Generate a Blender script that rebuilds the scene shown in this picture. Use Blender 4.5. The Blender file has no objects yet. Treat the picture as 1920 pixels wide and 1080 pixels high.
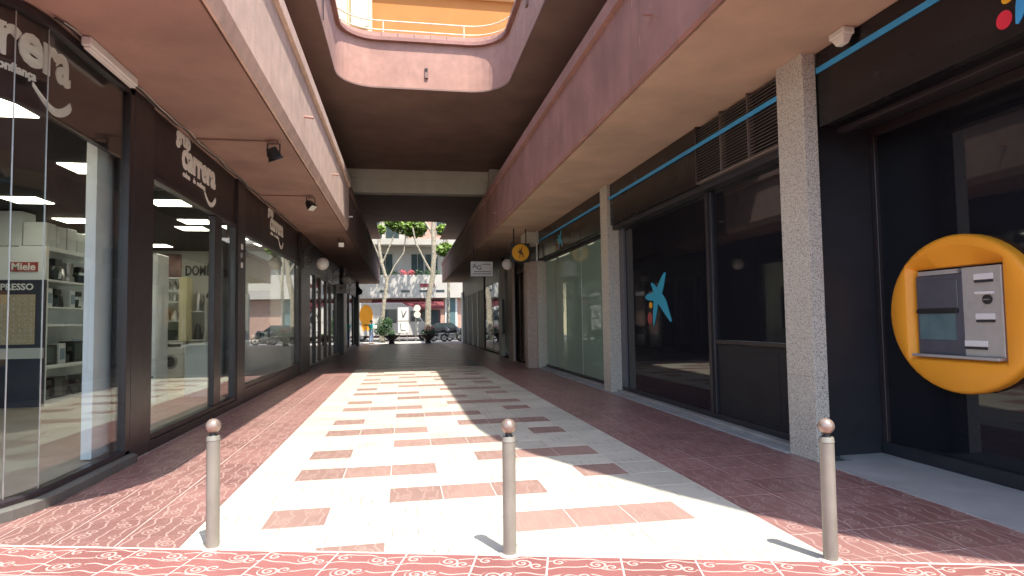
import bpy, bmesh, math, random
from mathutils import Vector, Matrix
random.seed(7)
R = math.radians
PI = math.pi
scene = bpy.context.scene
COL = scene.collection

# ------------------------------------------------------------------ camera, sky, sun, exposure
cam_d = bpy.data.cameras.new('camera')
cam = bpy.data.objects.new('camera', cam_d)
COL.objects.link(cam)
yaw, pitch, roll = 0.175445549, 0.0528410165, -0.0154768373
fw = Vector((math.sin(yaw) * math.cos(pitch), math.cos(yaw) * math.cos(pitch), math.sin(pitch)))
rt0 = Vector((math.cos(yaw), -math.sin(yaw), 0))
up0 = rt0.cross(fw)
rt = rt0 * math.cos(roll) + up0 * math.sin(roll)
up = -rt0 * math.sin(roll) + up0 * math.cos(roll)
m = Matrix((rt, up, -fw)).transposed().to_4x4()
m.translation = Vector((0, 0, 1.6))
cam.matrix_world = m
cam_d.sensor_width = 36
cam_d.lens = 36 * 1154 / 1920
cam_d.clip_start = 0.05
cam_d.clip_end = 1500
scene.camera = cam

world = bpy.data.worlds.new('World')
scene.world = world
world.use_nodes = True
wn = world.node_tree
sky = wn.nodes.new('ShaderNodeTexSky')
sky.sky_type = 'NISHITA'
sky.sun_disc = False
sky.sun_elevation = R(64)
sky.sun_rotation = R(155)
sky.air_density = 1.0
sky.dust_density = 1.5
bg = wn.nodes['Background']
wn.links.new(sky.outputs[0], bg.inputs[0])
bg.inputs[1].default_value = 0.15

sun_d = bpy.data.lights.new('sun', 'SUN')
sun_d.energy = 3.1
sun_d.angle = R(0.5)
sun_d.color = (1.0, 0.95, 0.86)
sun = bpy.data.objects.new('sun', sun_d)
COL.objects.link(sun)
sun.rotation_euler = Vector((-0.18, 0.445, -1)).to_track_quat('-Z', 'Y').to_euler()
sun.location = (8, -18, 40)

vs = scene.view_settings
vs.view_transform = 'Standard'
vs.look = 'None'
vs.gamma = 1
vs.use_curve_mapping = False
vs.exposure = 1.5
scene.cycles.max_bounces = 14
scene.cycles.diffuse_bounces = 7
scene.cycles.glossy_bounces = 6
scene.cycles.transparent_max_bounces = 24
scene.cycles.sample_clamp_indirect = 8
scene.cycles.caustics_reflective = False
scene.cycles.caustics_refractive = False

# ------------------------------------------------------------------ materials
class NT:
    def __init__(s, name):
        s.m = bpy.data.materials.new(name)
        s.m.use_nodes = True
        s.t = s.m.node_tree
        s.p = s.t.nodes['Principled BSDF']
        s.out = s.t.nodes['Material Output']
    def n(s, typ, **kw):
        nd = s.t.nodes.new(typ)
        for k, v in kw.items():
            setattr(nd, k, v)
        return nd
    def link(s, a, b):
        s.t.links.new(a, b)
    def math(s, op, a, b=None, c=None, clamp=False):
        nd = s.n('ShaderNodeMath', operation=op, use_clamp=clamp)
        for i, v in enumerate((a, b, c)):
            if v is None:
                continue
            if isinstance(v, (int, float)):
                nd.inputs[i].default_value = v
            else:
                s.link(v, nd.inputs[i])
        return nd.outputs[0]
    def mix(s, fac, a, b):
        nd = s.n('ShaderNodeMix', data_type='RGBA')
        for i, v in ((0, fac), (6, a), (7, b)):
            if isinstance(v, (int, float)):
                nd.inputs[i].default_value = v
            elif isinstance(v, tuple):
                nd.inputs[i].default_value = (*v, 1)
            else:
                s.link(v, nd.inputs[i])
        return nd.outputs[2]
    def noise(s, scale, detail=4, rough=0.55, vec=None, stretch=None):
        nd = s.n('ShaderNodeTexNoise')
        nd.inputs['Scale'].default_value = scale
        nd.inputs['Detail'].default_value = detail
        nd.inputs['Roughness'].default_value = rough
        if vec is None:
            vec = s.n('ShaderNodeNewGeometry').outputs['Position']
        if stretch:
            mp = s.n('ShaderNodeMapping')
            mp.inputs['Scale'].default_value = stretch
            s.link(vec, mp.inputs[0])
            vec = mp.outputs[0]
        s.link(vec, nd.inputs['Vector'])
        return nd.outputs[0]
    def ramp(s, fac, lo, hi):
        nd = s.n('ShaderNodeMapRange')
        nd.inputs[1].default_value = lo
        nd.inputs[2].default_value = hi
        s.link(fac, nd.inputs[0])
        return nd.outputs[0]
    def bump(s, h, strength, dist=0.01):
        nd = s.n('ShaderNodeBump')
        nd.inputs['Strength'].default_value = strength
        nd.inputs['Distance'].default_value = dist
        s.link(h, nd.inputs['Height'])
        s.link(nd.outputs[0], s.p.inputs['Normal'])

def sc(c, k):
    return tuple(min(1, x * k) for x in c)

def mat(name, col, rough=0.6, var=0.12, scale=6, metal=0, bump=0, bscale=60, spec=0.5, stain=0, stretch=None, stain_scale=0.8, rvar=0.08, fleck=0):
    q = NT(name)
    c = q.mix(q.ramp(q.noise(scale, stretch=stretch), 0.3, 0.7), sc(col, 1 - var), sc(col, 1 + var))
    if stain:
        st = q.ramp(q.noise(stain_scale, 6, 0.65, stretch=(1, 1, 0.45)), 0.45, 0.75)
        c = q.mix(q.math('MULTIPLY', st, stain), c, sc(col, 0.5))
    if fleck:
        fk = q.math('GREATER_THAN', q.noise(7, 3, 0.6, stretch=(1, 1, 0.22)), 0.70)
        c = q.mix(q.math('MULTIPLY', fk, fleck), c, sc(col, 1.9))
        dk = q.ramp(q.noise(2.6, 5, 0.7, stretch=(1, 1, 0.12)), 0.52, 0.8)
        c = q.mix(q.math('MULTIPLY', dk, 0.4), c, sc(col, 0.45))
    q.link(c, q.p.inputs['Base Color'])
    rr = q.n('ShaderNodeMapRange')
    rr.inputs[3].default_value = max(0.02, rough - rvar)
    rr.inputs[4].default_value = min(1, rough + rvar)
    q.link(q.noise(scale * 1.7, 3), rr.inputs[0])
    q.link(rr.outputs[0], q.p.inputs['Roughness'])
    q.p.inputs['Metallic'].default_value = metal
    q.p.inputs['Specular IOR Level'].default_value = spec
    if bump:
        q.bump(q.noise(bscale, 5, 0.7), bump)
    return q.m

def emit(name, col, strength):
    q = NT(name)
    q.p.inputs['Base Color'].default_value = (*col, 1)
    q.p.inputs['Emission Color'].default_value = (*col, 1)
    q.p.inputs['Emission Strength'].default_value = strength
    return q.m

def glass(name, tint, f0=0.045, power=5, body=None, bodyfac=0):
    q = NT(name)
    tr = q.n('ShaderNodeBsdfTransparent')
    tr.inputs[0].default_value = (*tint, 1)
    gl = q.n('ShaderNodeBsdfGlossy')
    gl.inputs['Roughness'].default_value = 0.015
    gl.inputs['Color'].default_value = (1, 1, 1, 1)
    lw = q.n('ShaderNodeLayerWeight')
    lw.inputs[0].default_value = 0.5
    f = q.math('POWER', lw.outputs['Facing'], power)
    f = q.math('MULTIPLY_ADD', f, 1 - f0, f0)
    base = tr.outputs[0]
    if body:
        df = q.n('ShaderNodeBsdfDiffuse')
        df.inputs[0].default_value = (*body, 1)
        mm = q.n('ShaderNodeMixShader')
        mm.inputs[0].default_value = bodyfac
        q.link(base, mm.inputs[1]); q.link(df.outputs[0], mm.inputs[2])
        base = mm.outputs[0]
    mx = q.n('ShaderNodeMixShader')
    q.link(f, mx.inputs[0]); q.link(base, mx.inputs[1]); q.link(gl.outputs[0], mx.inputs[2])
    q.link(mx.outputs[0], q.out.inputs[0])
    return q.m

def swirl_mat(name, base, line):
    q = NT(name)
    uv = q.n('ShaderNodeUVMap', uv_map='UVMap').outputs[0]
    sep = q.n('ShaderNodeSeparateXYZ'); q.link(uv, sep.inputs[0])
    u, v = sep.outputs[0], sep.outputs[1]
    at = q.n('ShaderNodeAttribute', attribute_name='rnd', attribute_type='GEOMETRY')
    rnd = at.outputs['Fac']
    ph = q.math('MULTIPLY', rnd, 6.28)
    w1 = q.math('MULTIPLY', q.math('SINE', q.math('MULTIPLY_ADD', u, 6.28, ph)), 0.17)
    w2 = q.math('MULTIPLY', q.math('SINE', q.math('MULTIPLY_ADD', u, 15.7, ph)), 0.07)
    vv = q.math('ADD', q.math('MULTIPLY', v, 4), q.math('ADD', w1, w2))
    d = q.math('ABSOLUTE', q.math('SUBTRACT', q.math('FRACT', vv), 0.5))
    lines = q.math('LESS_THAN', d, 0.062)
    disc = None; spir = None
    for cx, cy, rr_, sg in ((0.30, 0.30, 0.15, 1), (0.50, 0.36, 0.10, -1), (0.66, 0.74, 0.14, 1), (0.86, 0.66, 0.10, -1), (0.16, 0.80, 0.10, 1)):
        dx = q.math('SUBTRACT', u, cx); dy = q.math('SUBTRACT', v, cy)
        r = q.math('SQRT', q.math('ADD', q.math('MULTIPLY', dx, dx), q.math('MULTIPLY', dy, dy)))
        th = q.math('MULTIPLY', q.math('ARCTAN2', dy, dx), sg / 6.28318)
        s_ = q.math('FRACT', q.math('ADD', q.math('MULTIPLY', r, 1 / 0.075), th))
        ins = q.math('LESS_THAN', r, rr_)
        sp = q.math('MULTIPLY', q.math('LESS_THAN', q.math('ABSOLUTE', q.math('SUBTRACT', s_, 0.5)), 0.2), ins)
        disc = ins if disc is None else q.math('MAXIMUM', disc, ins)
        spir = sp if spir is None else q.math('MAXIMUM', spir, sp)
    pat = q.math('MAXIMUM', q.math('MULTIPLY', lines, q.math('SUBTRACT', 1, disc)), spir)
    gap = q.math('GREATER_THAN', q.noise(9, 4, 0.7), 0.38)      # worn away here and there
    pat = q.math('MULTIPLY', pat, q.math('MULTIPLY_ADD', gap, 0.55, 0.45))
    tint = q.mix(q.ramp(rnd, 0, 1), sc(base, 0.82), sc(base, 1.18))
    grain = q.ramp(q.noise(140, 3, 0.8), 0.3, 0.75)
    c = q.mix(q.math('MULTIPLY', grain, 0.35), tint, sc(base, 1.7))
    dirt = q.ramp(q.noise(1.3, 6, 0.65), 0.42, 0.8)
    c = q.mix(q.math('MULTIPLY', dirt, 0.4), c, sc(base, 0.6))
    c = q.mix(pat, c, line)
    q.link(c, q.p.inputs['Base Color'])
    rg = q.math('MULTIPLY_ADD', q.noise(5, 4), 0.25, 0.24)
    q.link(rg, q.p.inputs['Roughness'])
    q.bump(q.math('MULTIPLY_ADD', pat, -0.6, q.math('MULTIPLY', grain, 0.25)), 0.35, 0.004)
    return q.m

def white_tile_mat(name, base, rlo=0.26):
    q = NT(name)
    uv = q.n('ShaderNodeUVMap', uv_map='UVMap').outputs[0]
    sep = q.n('ShaderNodeSeparateXYZ'); q.link(uv, sep.inputs[0])
    u, v = sep.outputs[0], sep.outputs[1]
    at = q.n('ShaderNodeAttribute', attribute_name='rnd', attribute_type='GEOMETRY')
    rnd = at.outputs['Fac']
    g = q.math('ABSOLUTE', q.math('SUBTRACT', q.math('FRACT', q.math('MULTIPLY', u, 5)), 0.5))
    groove = q.math('LESS_THAN', g, 0.05)
    worn = q.math('GREATER_THAN', q.noise(3.2, 5, 0.7), 0.55)
    groove = q.math('MULTIPLY', groove, worn)
    c = q.mix(rnd, sc(base, 0.88), sc(base, 1.06))
    c = q.mix(q.math('MULTIPLY', q.ramp(q.noise(1.6, 7, 0.72), 0.42, 0.78), 0.5), c, sc(base, 0.55))
    c = q.mix(q.math('MULTIPLY', q.math('GREATER_THAN', q.noise(26, 2, 0.5), 0.73), 0.5), c, (0.2, 0.18, 0.17))
    c = q.mix(q.math('MULTIPLY', groove, 0.75), c, (0.20, 0.185, 0.165))
    q.link(c, q.p.inputs['Base Color'])
    q.link(q.math('MULTIPLY_ADD', q.noise(6, 4), 0.25, rlo), q.p.inputs['Roughness'])
    q.bump(q.math('SUBTRACT', q.math('MULTIPLY', q.noise(120, 3), 0.4), groove), 0.25, 0.003)
    return q.m

def granite_mat(name, base):
    q = NT(name)
    pos = q.n('ShaderNodeNewGeometry').outputs['Position']
    vo = q.n('ShaderNodeTexVoronoi'); vo.inputs['Scale'].default_value = 130
    q.link(pos, vo.inputs['Vector'])
    sp = q.n('ShaderNodeSeparateColor'); q.link(vo.outputs['Color'], sp.inputs[0])
    c = q.mix(sp.outputs[0], sc(base, 0.72), sc(base, 1.22))
    dk = q.math('GREATER_THAN', sp.outputs[1], 0.84)
    c = q.mix(q.math('MULTIPLY', dk, 0.75), c, (0.06, 0.055, 0.05))
    c = q.mix(q.math('MULTIPLY', q.ramp(q.noise(1.2, 5, stretch=(1, 1, 0.3)), 0.45, 0.8), 0.25), c, sc(base, 0.55))
    q.link(c, q.p.inputs['Base Color'])
    q.p.inputs['Roughness'].default_value = 0.55
    q.bump(vo.outputs['Distance'], 0.12, 0.004)
    return q.m

MT = {}
PINK = (0.46, 0.26, 0.205)
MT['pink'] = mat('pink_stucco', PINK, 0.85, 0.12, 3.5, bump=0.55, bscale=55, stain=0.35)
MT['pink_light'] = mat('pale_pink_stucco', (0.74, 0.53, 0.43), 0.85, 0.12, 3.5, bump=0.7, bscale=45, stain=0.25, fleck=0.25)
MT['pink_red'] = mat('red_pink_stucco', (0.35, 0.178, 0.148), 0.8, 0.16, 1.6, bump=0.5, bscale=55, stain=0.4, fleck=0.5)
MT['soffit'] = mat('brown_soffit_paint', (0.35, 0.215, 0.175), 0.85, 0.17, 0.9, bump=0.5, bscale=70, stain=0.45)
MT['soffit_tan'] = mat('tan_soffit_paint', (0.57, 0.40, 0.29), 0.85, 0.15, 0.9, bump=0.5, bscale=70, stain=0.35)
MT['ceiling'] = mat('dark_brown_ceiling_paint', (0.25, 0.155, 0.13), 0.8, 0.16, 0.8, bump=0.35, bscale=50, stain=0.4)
MT['gallery_wall'] = mat('gallery_wall_paint', (0.10, 0.06, 0.05), 0.8, 0.1, 2)
MT['dark_frame'] = mat('aubergine_frame_paint', (0.030, 0.023, 0.025), 0.36, 0.1, 5, bump=0.05)
MT['sign_panel'] = mat('aubergine_sign_panel', (0.020, 0.014, 0.016), 0.4, 0.12, 1.2)
MT['bank_fascia'] = mat('bank_black_fascia', (0.010, 0.009, 0.010), 0.25, 0.15, 2)
MT['matt_black'] = mat('matt_black_door', (0.010, 0.010, 0.013), 0.6, 0.15, 2)
MT['black_panel'] = mat('black_panel_paint', (0.022, 0.022, 0.027), 0.45, 0.15, 3, bump=0.05)
MT['black_metal'] = mat('black_metal', (0.02, 0.02, 0.021), 0.45, 0.15, 8)
MT['brown_wood'] = mat('brown_varnished_wood', (0.10, 0.045, 0.03), 0.35, 0.25, 10, stretch=(1, 1, 0.1))
MT['alu'] = mat('worn_aluminium', (0.5, 0.49, 0.47), 0.4, 0.1, 12, metal=0.8)
MT['granite'] = granite_mat('speckled_grey_granite', (0.60, 0.56, 0.48))
MT['stone_pink'] = mat('pinkish_stone', (0.42, 0.33, 0.28), 0.6, 0.12, 9, bump=0.1)
MT['mortar'] = mat('pale_joint_mortar', (0.60, 0.50, 0.44), 0.9, 0.15, 8)
MT['tile_red'] = swirl_mat('red_swirl_tile', (0.27, 0.108, 0.098), (0.56, 0.39, 0.34))
MT['tile_walk'] = swirl_mat('worn_red_swirl_tile', (0.24, 0.122, 0.108), (0.40, 0.26, 0.225))
MT['tile_brown'] = swirl_mat('brown_stripe_tile', (0.30, 0.188, 0.157), (0.38, 0.26, 0.22))
MT['tile_white'] = white_tile_mat('cream_tile', (0.60, 0.565, 0.465))
MT['concrete'] = mat('smooth_grey_concrete', (0.34, 0.34, 0.33), 0.75, 0.1, 2, bump=0.1, stain=0.35)
MT['sill_dark'] = mat('dark_stone_sill', (0.13, 0.125, 0.11), 0.6, 0.15, 4, bump=0.15, stain=0.3)
MT['tile_white_shaded'] = white_tile_mat('shaded_cream_tile', (0.12, 0.12, 0.117), 0.2)  # cream tile again, darkened to paint in the shade of the deep passage
MT['tile_white_shaded'].node_tree.nodes['Principled BSDF'].inputs['Specular IOR Level'].default_value = 0.16
MT['kerb'] = mat('worn_concrete_kerb', (0.30, 0.29, 0.27), 0.8, 0.15, 3, bump=0.2, stain=0.4)
MT['asphalt'] = mat('asphalt', (0.055, 0.055, 0.058), 0.85, 0.2, 20, bump=0.3)
MT['pavement_pale'] = mat('pale_pavement', (0.48, 0.44, 0.38), 0.8, 0.1, 3)
MT['bollard'] = mat('beige_grey_enamel', (0.27, 0.25, 0.205), 0.42, 0.12, 4, metal=0.2, stain=0.45, stain_scale=6)
MT['brass'] = mat('dull_copper_ball', (0.34, 0.26, 0.21), 0.32, 0.12, 9, metal=0.55)
MT['white'] = mat('white_paint', (0.78, 0.77, 0.74), 0.5, 0.04, 4)
MT['offwhite'] = mat('offwhite_beam_paint', (0.80, 0.77, 0.68), 0.75, 0.06, 1.5, stain=0.2)
MT['letters'] = mat('cream_sign_letters', (0.93, 0.91, 0.86), 0.45, 0.03, 4)
MT['orange_wall'] = mat('orange_facade_paint', (0.48, 0.19, 0.045), 0.8, 0.08, 0.7, bump=0.2)
MT['cream_wall'] = mat('cream_facade_paint', (0.74, 0.66, 0.42), 0.8, 0.06, 1.0, bump=0.15)
MT['rail'] = mat('cream_rail_paint', (0.72, 0.62, 0.45), 0.5, 0.06, 5)
MT['shop_white'] = mat('shop_white_laminate', (0.76, 0.80, 0.81), 0.5, 0.05, 3)
MT['shop_wall'] = mat('shop_grey_wall', (0.52, 0.52, 0.48), 0.7, 0.06, 2)
MT['shop_ceiling'] = mat('shop_black_ceiling', (0.018, 0.014, 0.016), 0.9, 0.1, 2)
MT['shop_floor'] = mat('shop_floor', (0.42, 0.37, 0.30), 0.4, 0.08, 2)
MT['vent_slat'] = mat('vent_slat_metal', (0.18, 0.148, 0.13), 0.5, 0.1, 6, metal=0.1)
MT['appliance_dark'] = mat('dark_appliance_plastic', (0.03, 0.032, 0.036), 0.25, 0.2, 20)
MT['appliance_steel'] = mat('brushed_steel', (0.45, 0.45, 0.46), 0.3, 0.08, 20, metal=0.85)
MT['appliance_white'] = mat('white_enamel', (0.75, 0.75, 0.74), 0.25, 0.03, 8)
MT['carton'] = mat('pale_product_carton', (0.62, 0.66, 0.66), 0.6, 0.08, 3)
MT['carton_blue'] = mat('bluish_product_carton', (0.2, 0.28, 0.36), 0.6, 0.1, 3)
MT['lamp_panel'] = emit('lit_ceiling_panel', (1.0, 0.92, 0.72), 3.6)
MT['globe'] = mat('opal_globe_glass', (0.82, 0.80, 0.76), 0.25, 0.02, 3)
MT['blue'] = mat('bright_blue_vinyl', (0.05, 0.36, 0.70), 0.4, 0.05, 6)
MT['blue_dull'] = mat('blue_vinyl_on_glass', (0.03, 0.36, 0.55), 0.4, 0.05, 6)
MT['yellow'] = mat('yellow_vinyl', (0.85, 0.42, 0.02), 0.4, 0.05, 6)
MT['red'] = mat('red_vinyl', (0.75, 0.03, 0.06), 0.4, 0.05, 6)
MT['red_dull'] = mat('dull_red_vinyl', (0.35, 0.06, 0.05), 0.45, 0.05, 6)
MT['orange'] = mat('orange_moulded_plastic', (0.97, 0.385, 0.03), 0.4, 0.05, 2, rvar=0.05)
MT['atm_grey'] = mat('machine_grey_plastic', (0.10, 0.10, 0.12), 0.35, 0.1, 6)
MT['atm_screen'] = mat('machine_dull_screen', (0.12, 0.19, 0.20), 0.12, 0.15, 5)
MT['atm_steel'] = mat('machine_pale_steel', (0.55, 0.53, 0.50), 0.4, 0.05, 12, metal=0.4)
MT['glass'] = glass('clear_shop_glass', (0.93, 0.96, 0.95))
MT['glass_dark'] = None
q = NT('black_film_glass')
q.p.inputs['Base Color'].default_value = (0.011, 0.012, 0.016, 1)
q.p.inputs['Roughness'].default_value = 0.03
q.p.inputs['IOR'].default_value = 1.5
MT['glass_dark'] = q.m
MT['glass_green'] = glass('green_tinted_glass', (0.60, 0.74, 0.66), 0.05, 5, (0.40, 0.57, 0.48), 0.5)
MT['window_glass'] = mat('far_window_glass', (0.05, 0.07, 0.075), 0.08, 0.2, 3)
MT['green_room'] = mat('pale_green_office_wall', (0.40, 0.52, 0.44), 0.7, 0.05, 1)
MT['facade_white'] = mat('white_far_facade', (0.50, 0.47, 0.42), 0.85, 0.06, 1.0, stain=0.15)
MT['facade_brick'] = mat('pink_brick_far_facade', (0.50, 0.32, 0.25), 0.85, 0.15, 3)
MT['awning'] = mat('dark_red_awning', (0.16, 0.03, 0.035), 0.8, 0.1, 3)
MT['bark'] = mat('mottled_plane_bark', (0.36, 0.32, 0.24), 0.85, 0.5, 7, bump=0.4, bscale=30)
MT['leaf'] = mat('plane_leaf', (0.16, 0.25, 0.04), 0.55, 0.45, 2.5)
MT['leaf_dark'] = mat('bush_leaf', (0.035, 0.085, 0.022), 0.55, 0.45, 4)
MT['planter'] = mat('dark_concrete_planter', (0.10, 0.09, 0.08), 0.85, 0.2, 5, bump=0.2)
MT['van_paint'] = mat('white_van_paint', (0.58, 0.55, 0.50), 0.35, 0.05, 2)
MT['tyre'] = mat('tyre_rubber', (0.02, 0.02, 0.02), 0.8, 0.2, 12)
MT['car_red'] = mat('red_car_paint', (0.45, 0.03, 0.04), 0.25, 0.04, 3)
MT['skin'] = mat('skin', (0.62, 0.40, 0.30), 0.6, 0.08, 12)
MT['hair'] = mat('brown_hair', (0.16, 0.08, 0.045), 0.7, 0.25, 30)
MT['teal'] = mat('teal_cloth', (0.03, 0.60, 0.52), 0.85, 0.12, 9)
MT['denim'] = mat('pale_blue_denim', (0.45, 0.58, 0.80), 0.9, 0.12, 12)
MT['flower'] = mat('red_geranium', (0.5, 0.08, 0.09), 0.7, 0.3, 20)
MT['coffee_tan'] = mat('tan_capsule_panel', (0.42, 0.34, 0.22), 0.5, 0.2, 30)
MT['led'] = emit('led_dots', (1.0, 0.95, 0.85), 2.0)
MT['poster'] = mat('pink_grey_poster', (0.34, 0.2, 0.19), 0.6, 0.5, 2.5)
MT['ink'] = mat('dark_ink', (0.03, 0.03, 0.035), 0.6, 0.1, 4)
MT['display_navy'] = mat('navy_display', (0.018, 0.018, 0.035), 0.35, 0.1, 4)

# ------------------------------------------------------------------ mesh helpers
BASE = {}
class MB:
    def __init__(s):
        s.v = []; s.f = []; s.sm = []; s.mi = []; s.cur = 0
    def poly(s, pts, smooth=False):
        i = len(s.v); s.v += [tuple(p) for p in pts]
        s.f.append(tuple(range(i, i + len(pts)))); s.sm.append(smooth); s.mi.append(s.cur)
    def faces(s, pts, fs, smooth=False):
        i = len(s.v); s.v += [tuple(p) for p in pts]
        for f in fs:
            s.f.append(tuple(i + k for k in f)); s.sm.append(smooth); s.mi.append(s.cur)
        return s
    def box(s, x0, x1, y0, y1, z0, z1):
        x0, x1 = sorted((x0, x1)); y0, y1 = sorted((y0, y1)); z0, z1 = sorted((z0, z1))
        p = [(x0, y0, z0), (x1, y0, z0), (x1, y1, z0), (x0, y1, z0), (x0, y0, z1), (x1, y0, z1), (x1, y1, z1), (x0, y1, z1)]
        return s.faces(p, [(0, 3, 2, 1), (4, 5, 6, 7), (0, 1, 5, 4), (1, 2, 6, 5), (2, 3, 7, 6), (3, 0, 4, 7)])
    def prism(s, poly, z0, z1):
        n = len(poly)
        a = sum(poly[i][0] * poly[(i + 1) % n][1] - poly[(i + 1) % n][0] * poly[i][1] for i in range(n))
        if a < 0:
            poly = poly[::-1]
        p = [(x, y, z0) for x, y in poly] + [(x, y, z1) for x, y in poly]
        fs = [tuple(range(n))[::-1], tuple(range(n, 2 * n))] + [(i, (i + 1) % n, n + (i + 1) % n, n + i) for i in range(n)]
        return s.faces(p, fs)
    def extr(s, poly, org, eu, ev, en, depth):
        """polygon (u,v) in the plane org + u*eu + v*ev, thickened by depth along en"""
        org, eu, ev, en = (Vector(a) for a in (org, eu, ev, en))
        n = len(poly)
        if eu.cross(ev).dot(en) < 0:
            poly = poly[::-1]
        a = sum(poly[i][0] * poly[(i + 1) % n][1] - poly[(i + 1) % n][0] * poly[i][1] for i in range(n))
        p = [org + eu * u + ev * v for u, v in poly]
        p += [x + en * depth for x in p]
        fs = [tuple(range(n))[::-1], tuple(range(n, 2 * n))] + [(i, (i + 1) % n, n + (i + 1) % n, n + i) for i in range(n)]
        return s.faces(p, fs)
    def cyl(s, p0, p1, r0, r1=None, n=12, caps=True):
        p0 = Vector(p0); p1 = Vector(p1); r1 = r0 if r1 is None else r1
        d = (p1 - p0).normalized()
        a = d.orthogonal().normalized(); b = d.cross(a)
        ring = [a * math.cos(2 * PI * k / n) + b * math.sin(2 * PI * k / n) for k in range(n)]
        p = [p0 + r * r0 for r in ring] + [p1 + r * r1 for r in ring]
        s.faces(p, [(k, (k + 1) % n, n + (k + 1) % n, n + k) for k in range(n)], True)
        if caps:
            s.poly([p0 + r * r0 for r in ring][::-1]); s.poly([p1 + r * r1 for r in ring])
        return s
    def tube(s, path, r, n=8):
        path = [Vector(p) for p in path]
        rs = r if isinstance(r, (list, tuple)) else [r] * len(path)
        base = len(s.v); prev = None
        for i, p in enumerate(path):
            d = (path[min(i + 1, len(path) - 1)] - path[max(i - 1, 0)]).normalized()
            a = d.orthogonal().normalized() if prev is None else (prev - d * prev.dot(d)).normalized()
            prev = a; b = d.cross(a)
            s.v += [tuple(p + (a * math.cos(2 * PI * k / n) + b * math.sin(2 * PI * k / n)) * rs[i]) for k in range(n)]
        for i in range(len(path) - 1):
            for k in range(n):
                s.f.append((base + i * n + k, base + i * n + (k + 1) % n, base + (i + 1) * n + (k + 1) % n, base + (i + 1) * n + k)); s.sm.append(True); s.mi.append(s.cur)
        s.f.append(tuple(base + k for k in range(n))[::-1]); s.sm.append(False); s.mi.append(s.cur)
        e = base + (len(path) - 1) * n
        s.f.append(tuple(e + k for k in range(n))); s.sm.append(False); s.mi.append(s.cur)
        return s
    def lathe(s, c, prof, n=16):
        c = Vector(c); base = len(s.v)
        for r, z in prof:
            s.v += [(c.x + r * math.cos(2 * PI * k / n), c.y + r * math.sin(2 * PI * k / n), c.z + z) for k in range(n)]
        for i in range(len(prof) - 1):
            for k in range(n):
                s.f.append((base + i * n + k, base + i * n + (k + 1) % n, base + (i + 1) * n + (k + 1) % n, base + (i + 1) * n + k)); s.sm.append(True); s.mi.append(s.cur)
        return s
    def sphere(s, c, r, n=20, m_=12):
        return s.lathe(c, [(max(1e-4, r * math.sin(PI * i / m_)), -r * math.cos(PI * i / m_)) for i in range(m_ + 1)], n)
    def sweep(s, path, prof, side=1):
        """closed profile [(offset, z)] swept along an xy path; offset is measured to the path's right (side=1) or left"""
        n = len(path); rings = []
        for i, p in enumerate(path):
            p = Vector(p)
            d0 = (p - Vector(path[i - 1])).normalized() if i else None
            d1 = (Vector(path[i + 1]) - p).normalized() if i < n - 1 else None
            d0 = d0 or d1; d1 = d1 or d0
            n0 = Vector((d0.y, -d0.x)) * side; n1 = Vector((d1.y, -d1.x)) * side
            nn = (n0 + n1).normalized(); k = 1 / max(0.4, nn.dot(n0))
            rings.append([(p.x + nn.x * o * k, p.y + nn.y * o * k, z) for o, z in prof])
        mm = len(prof); base = len(s.v)
        for r in rings:
            s.v += r
        for i in range(n - 1):
            for k in range(mm):
                s.f.append((base + i * mm + k, base + i * mm + (k + 1) % mm, base + (i + 1) * mm + (k + 1) % mm, base + (i + 1) * mm + k)); s.sm.append(False); s.mi.append(s.cur)
        s.f.append(tuple(base + k for k in range(mm))); s.sm.append(False); s.mi.append(s.cur)
        e = base + (n - 1) * mm
        s.f.append(tuple(e + k for k in range(mm))[::-1]); s.sm.append(False); s.mi.append(s.cur)
        return s
    def mesh(s, name, off=(0, 0, 0), recalc=True):
        me = bpy.data.meshes.new(name)
        ox, oy, oz = off
        me.from_pydata([(x - ox, y - oy, z - oz) for x, y, z in s.v], [], s.f)
        me.polygons.foreach_set('use_smooth', s.sm)
        me.polygons.foreach_set('material_index', s.mi)
        if recalc:
            b = bmesh.new(); b.from_mesh(me); bmesh.ops.recalc_face_normals(b, faces=b.faces[:]); b.to_mesh(me); b.free()
        me.update()
        if any(s.sm):
            me.set_sharp_from_angle(angle=R(42))
        return me
    def build(s, name, mt, parent=None, bevel=0, recalc=True):
        if parent is not None:
            off = BASE[parent.name]
        else:
            xs = [p[0] for p in s.v]; ys = [p[1] for p in s.v]; zs = [p[2] for p in s.v]
            off = ((min(xs) + max(xs)) / 2, (min(ys) + max(ys)) / 2, min(zs))
        me = s.mesh(name, off, recalc)
        for q_ in (mt if isinstance(mt, (list, tuple)) else [mt]):
            me.materials.append(MT[q_] if isinstance(q_, str) else q_)
        o = bpy.data.objects.new(name, me)
        COL.objects.link(o)
        if parent is not None:
            o.parent = parent
        else:
            o.location = off
        BASE[o.name] = off
        if bevel:
            bv = o.modifiers.new('edge', 'BEVEL'); bv.width = bevel; bv.segments = 1; bv.limit_method = 'ANGLE'; bv.angle_limit = R(40)
        return o

def box(name, mt, parent, x0, x1, y0, y1, z0, z1, bevel=0):
    return MB().box(x0, x1, y0, y1, z0, z1).build(name, mt, parent, bevel)

def tag(o, label, cat, group=None, kind=None):
    o['label'] = label
    if cat: o['category'] = cat
    if group: o['group'] = group
    if kind: o['kind'] = kind
    return o

def thing(name, label, cat, loc=(0, 0, 0), group=None, kind=None):
    o = bpy.data.objects.new(name, None)
    o.empty_display_size = 0.2
    COL.objects.link(o)
    o.location = loc
    BASE[o.name] = tuple(loc)
    return tag(o, label, cat, group, kind)

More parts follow.
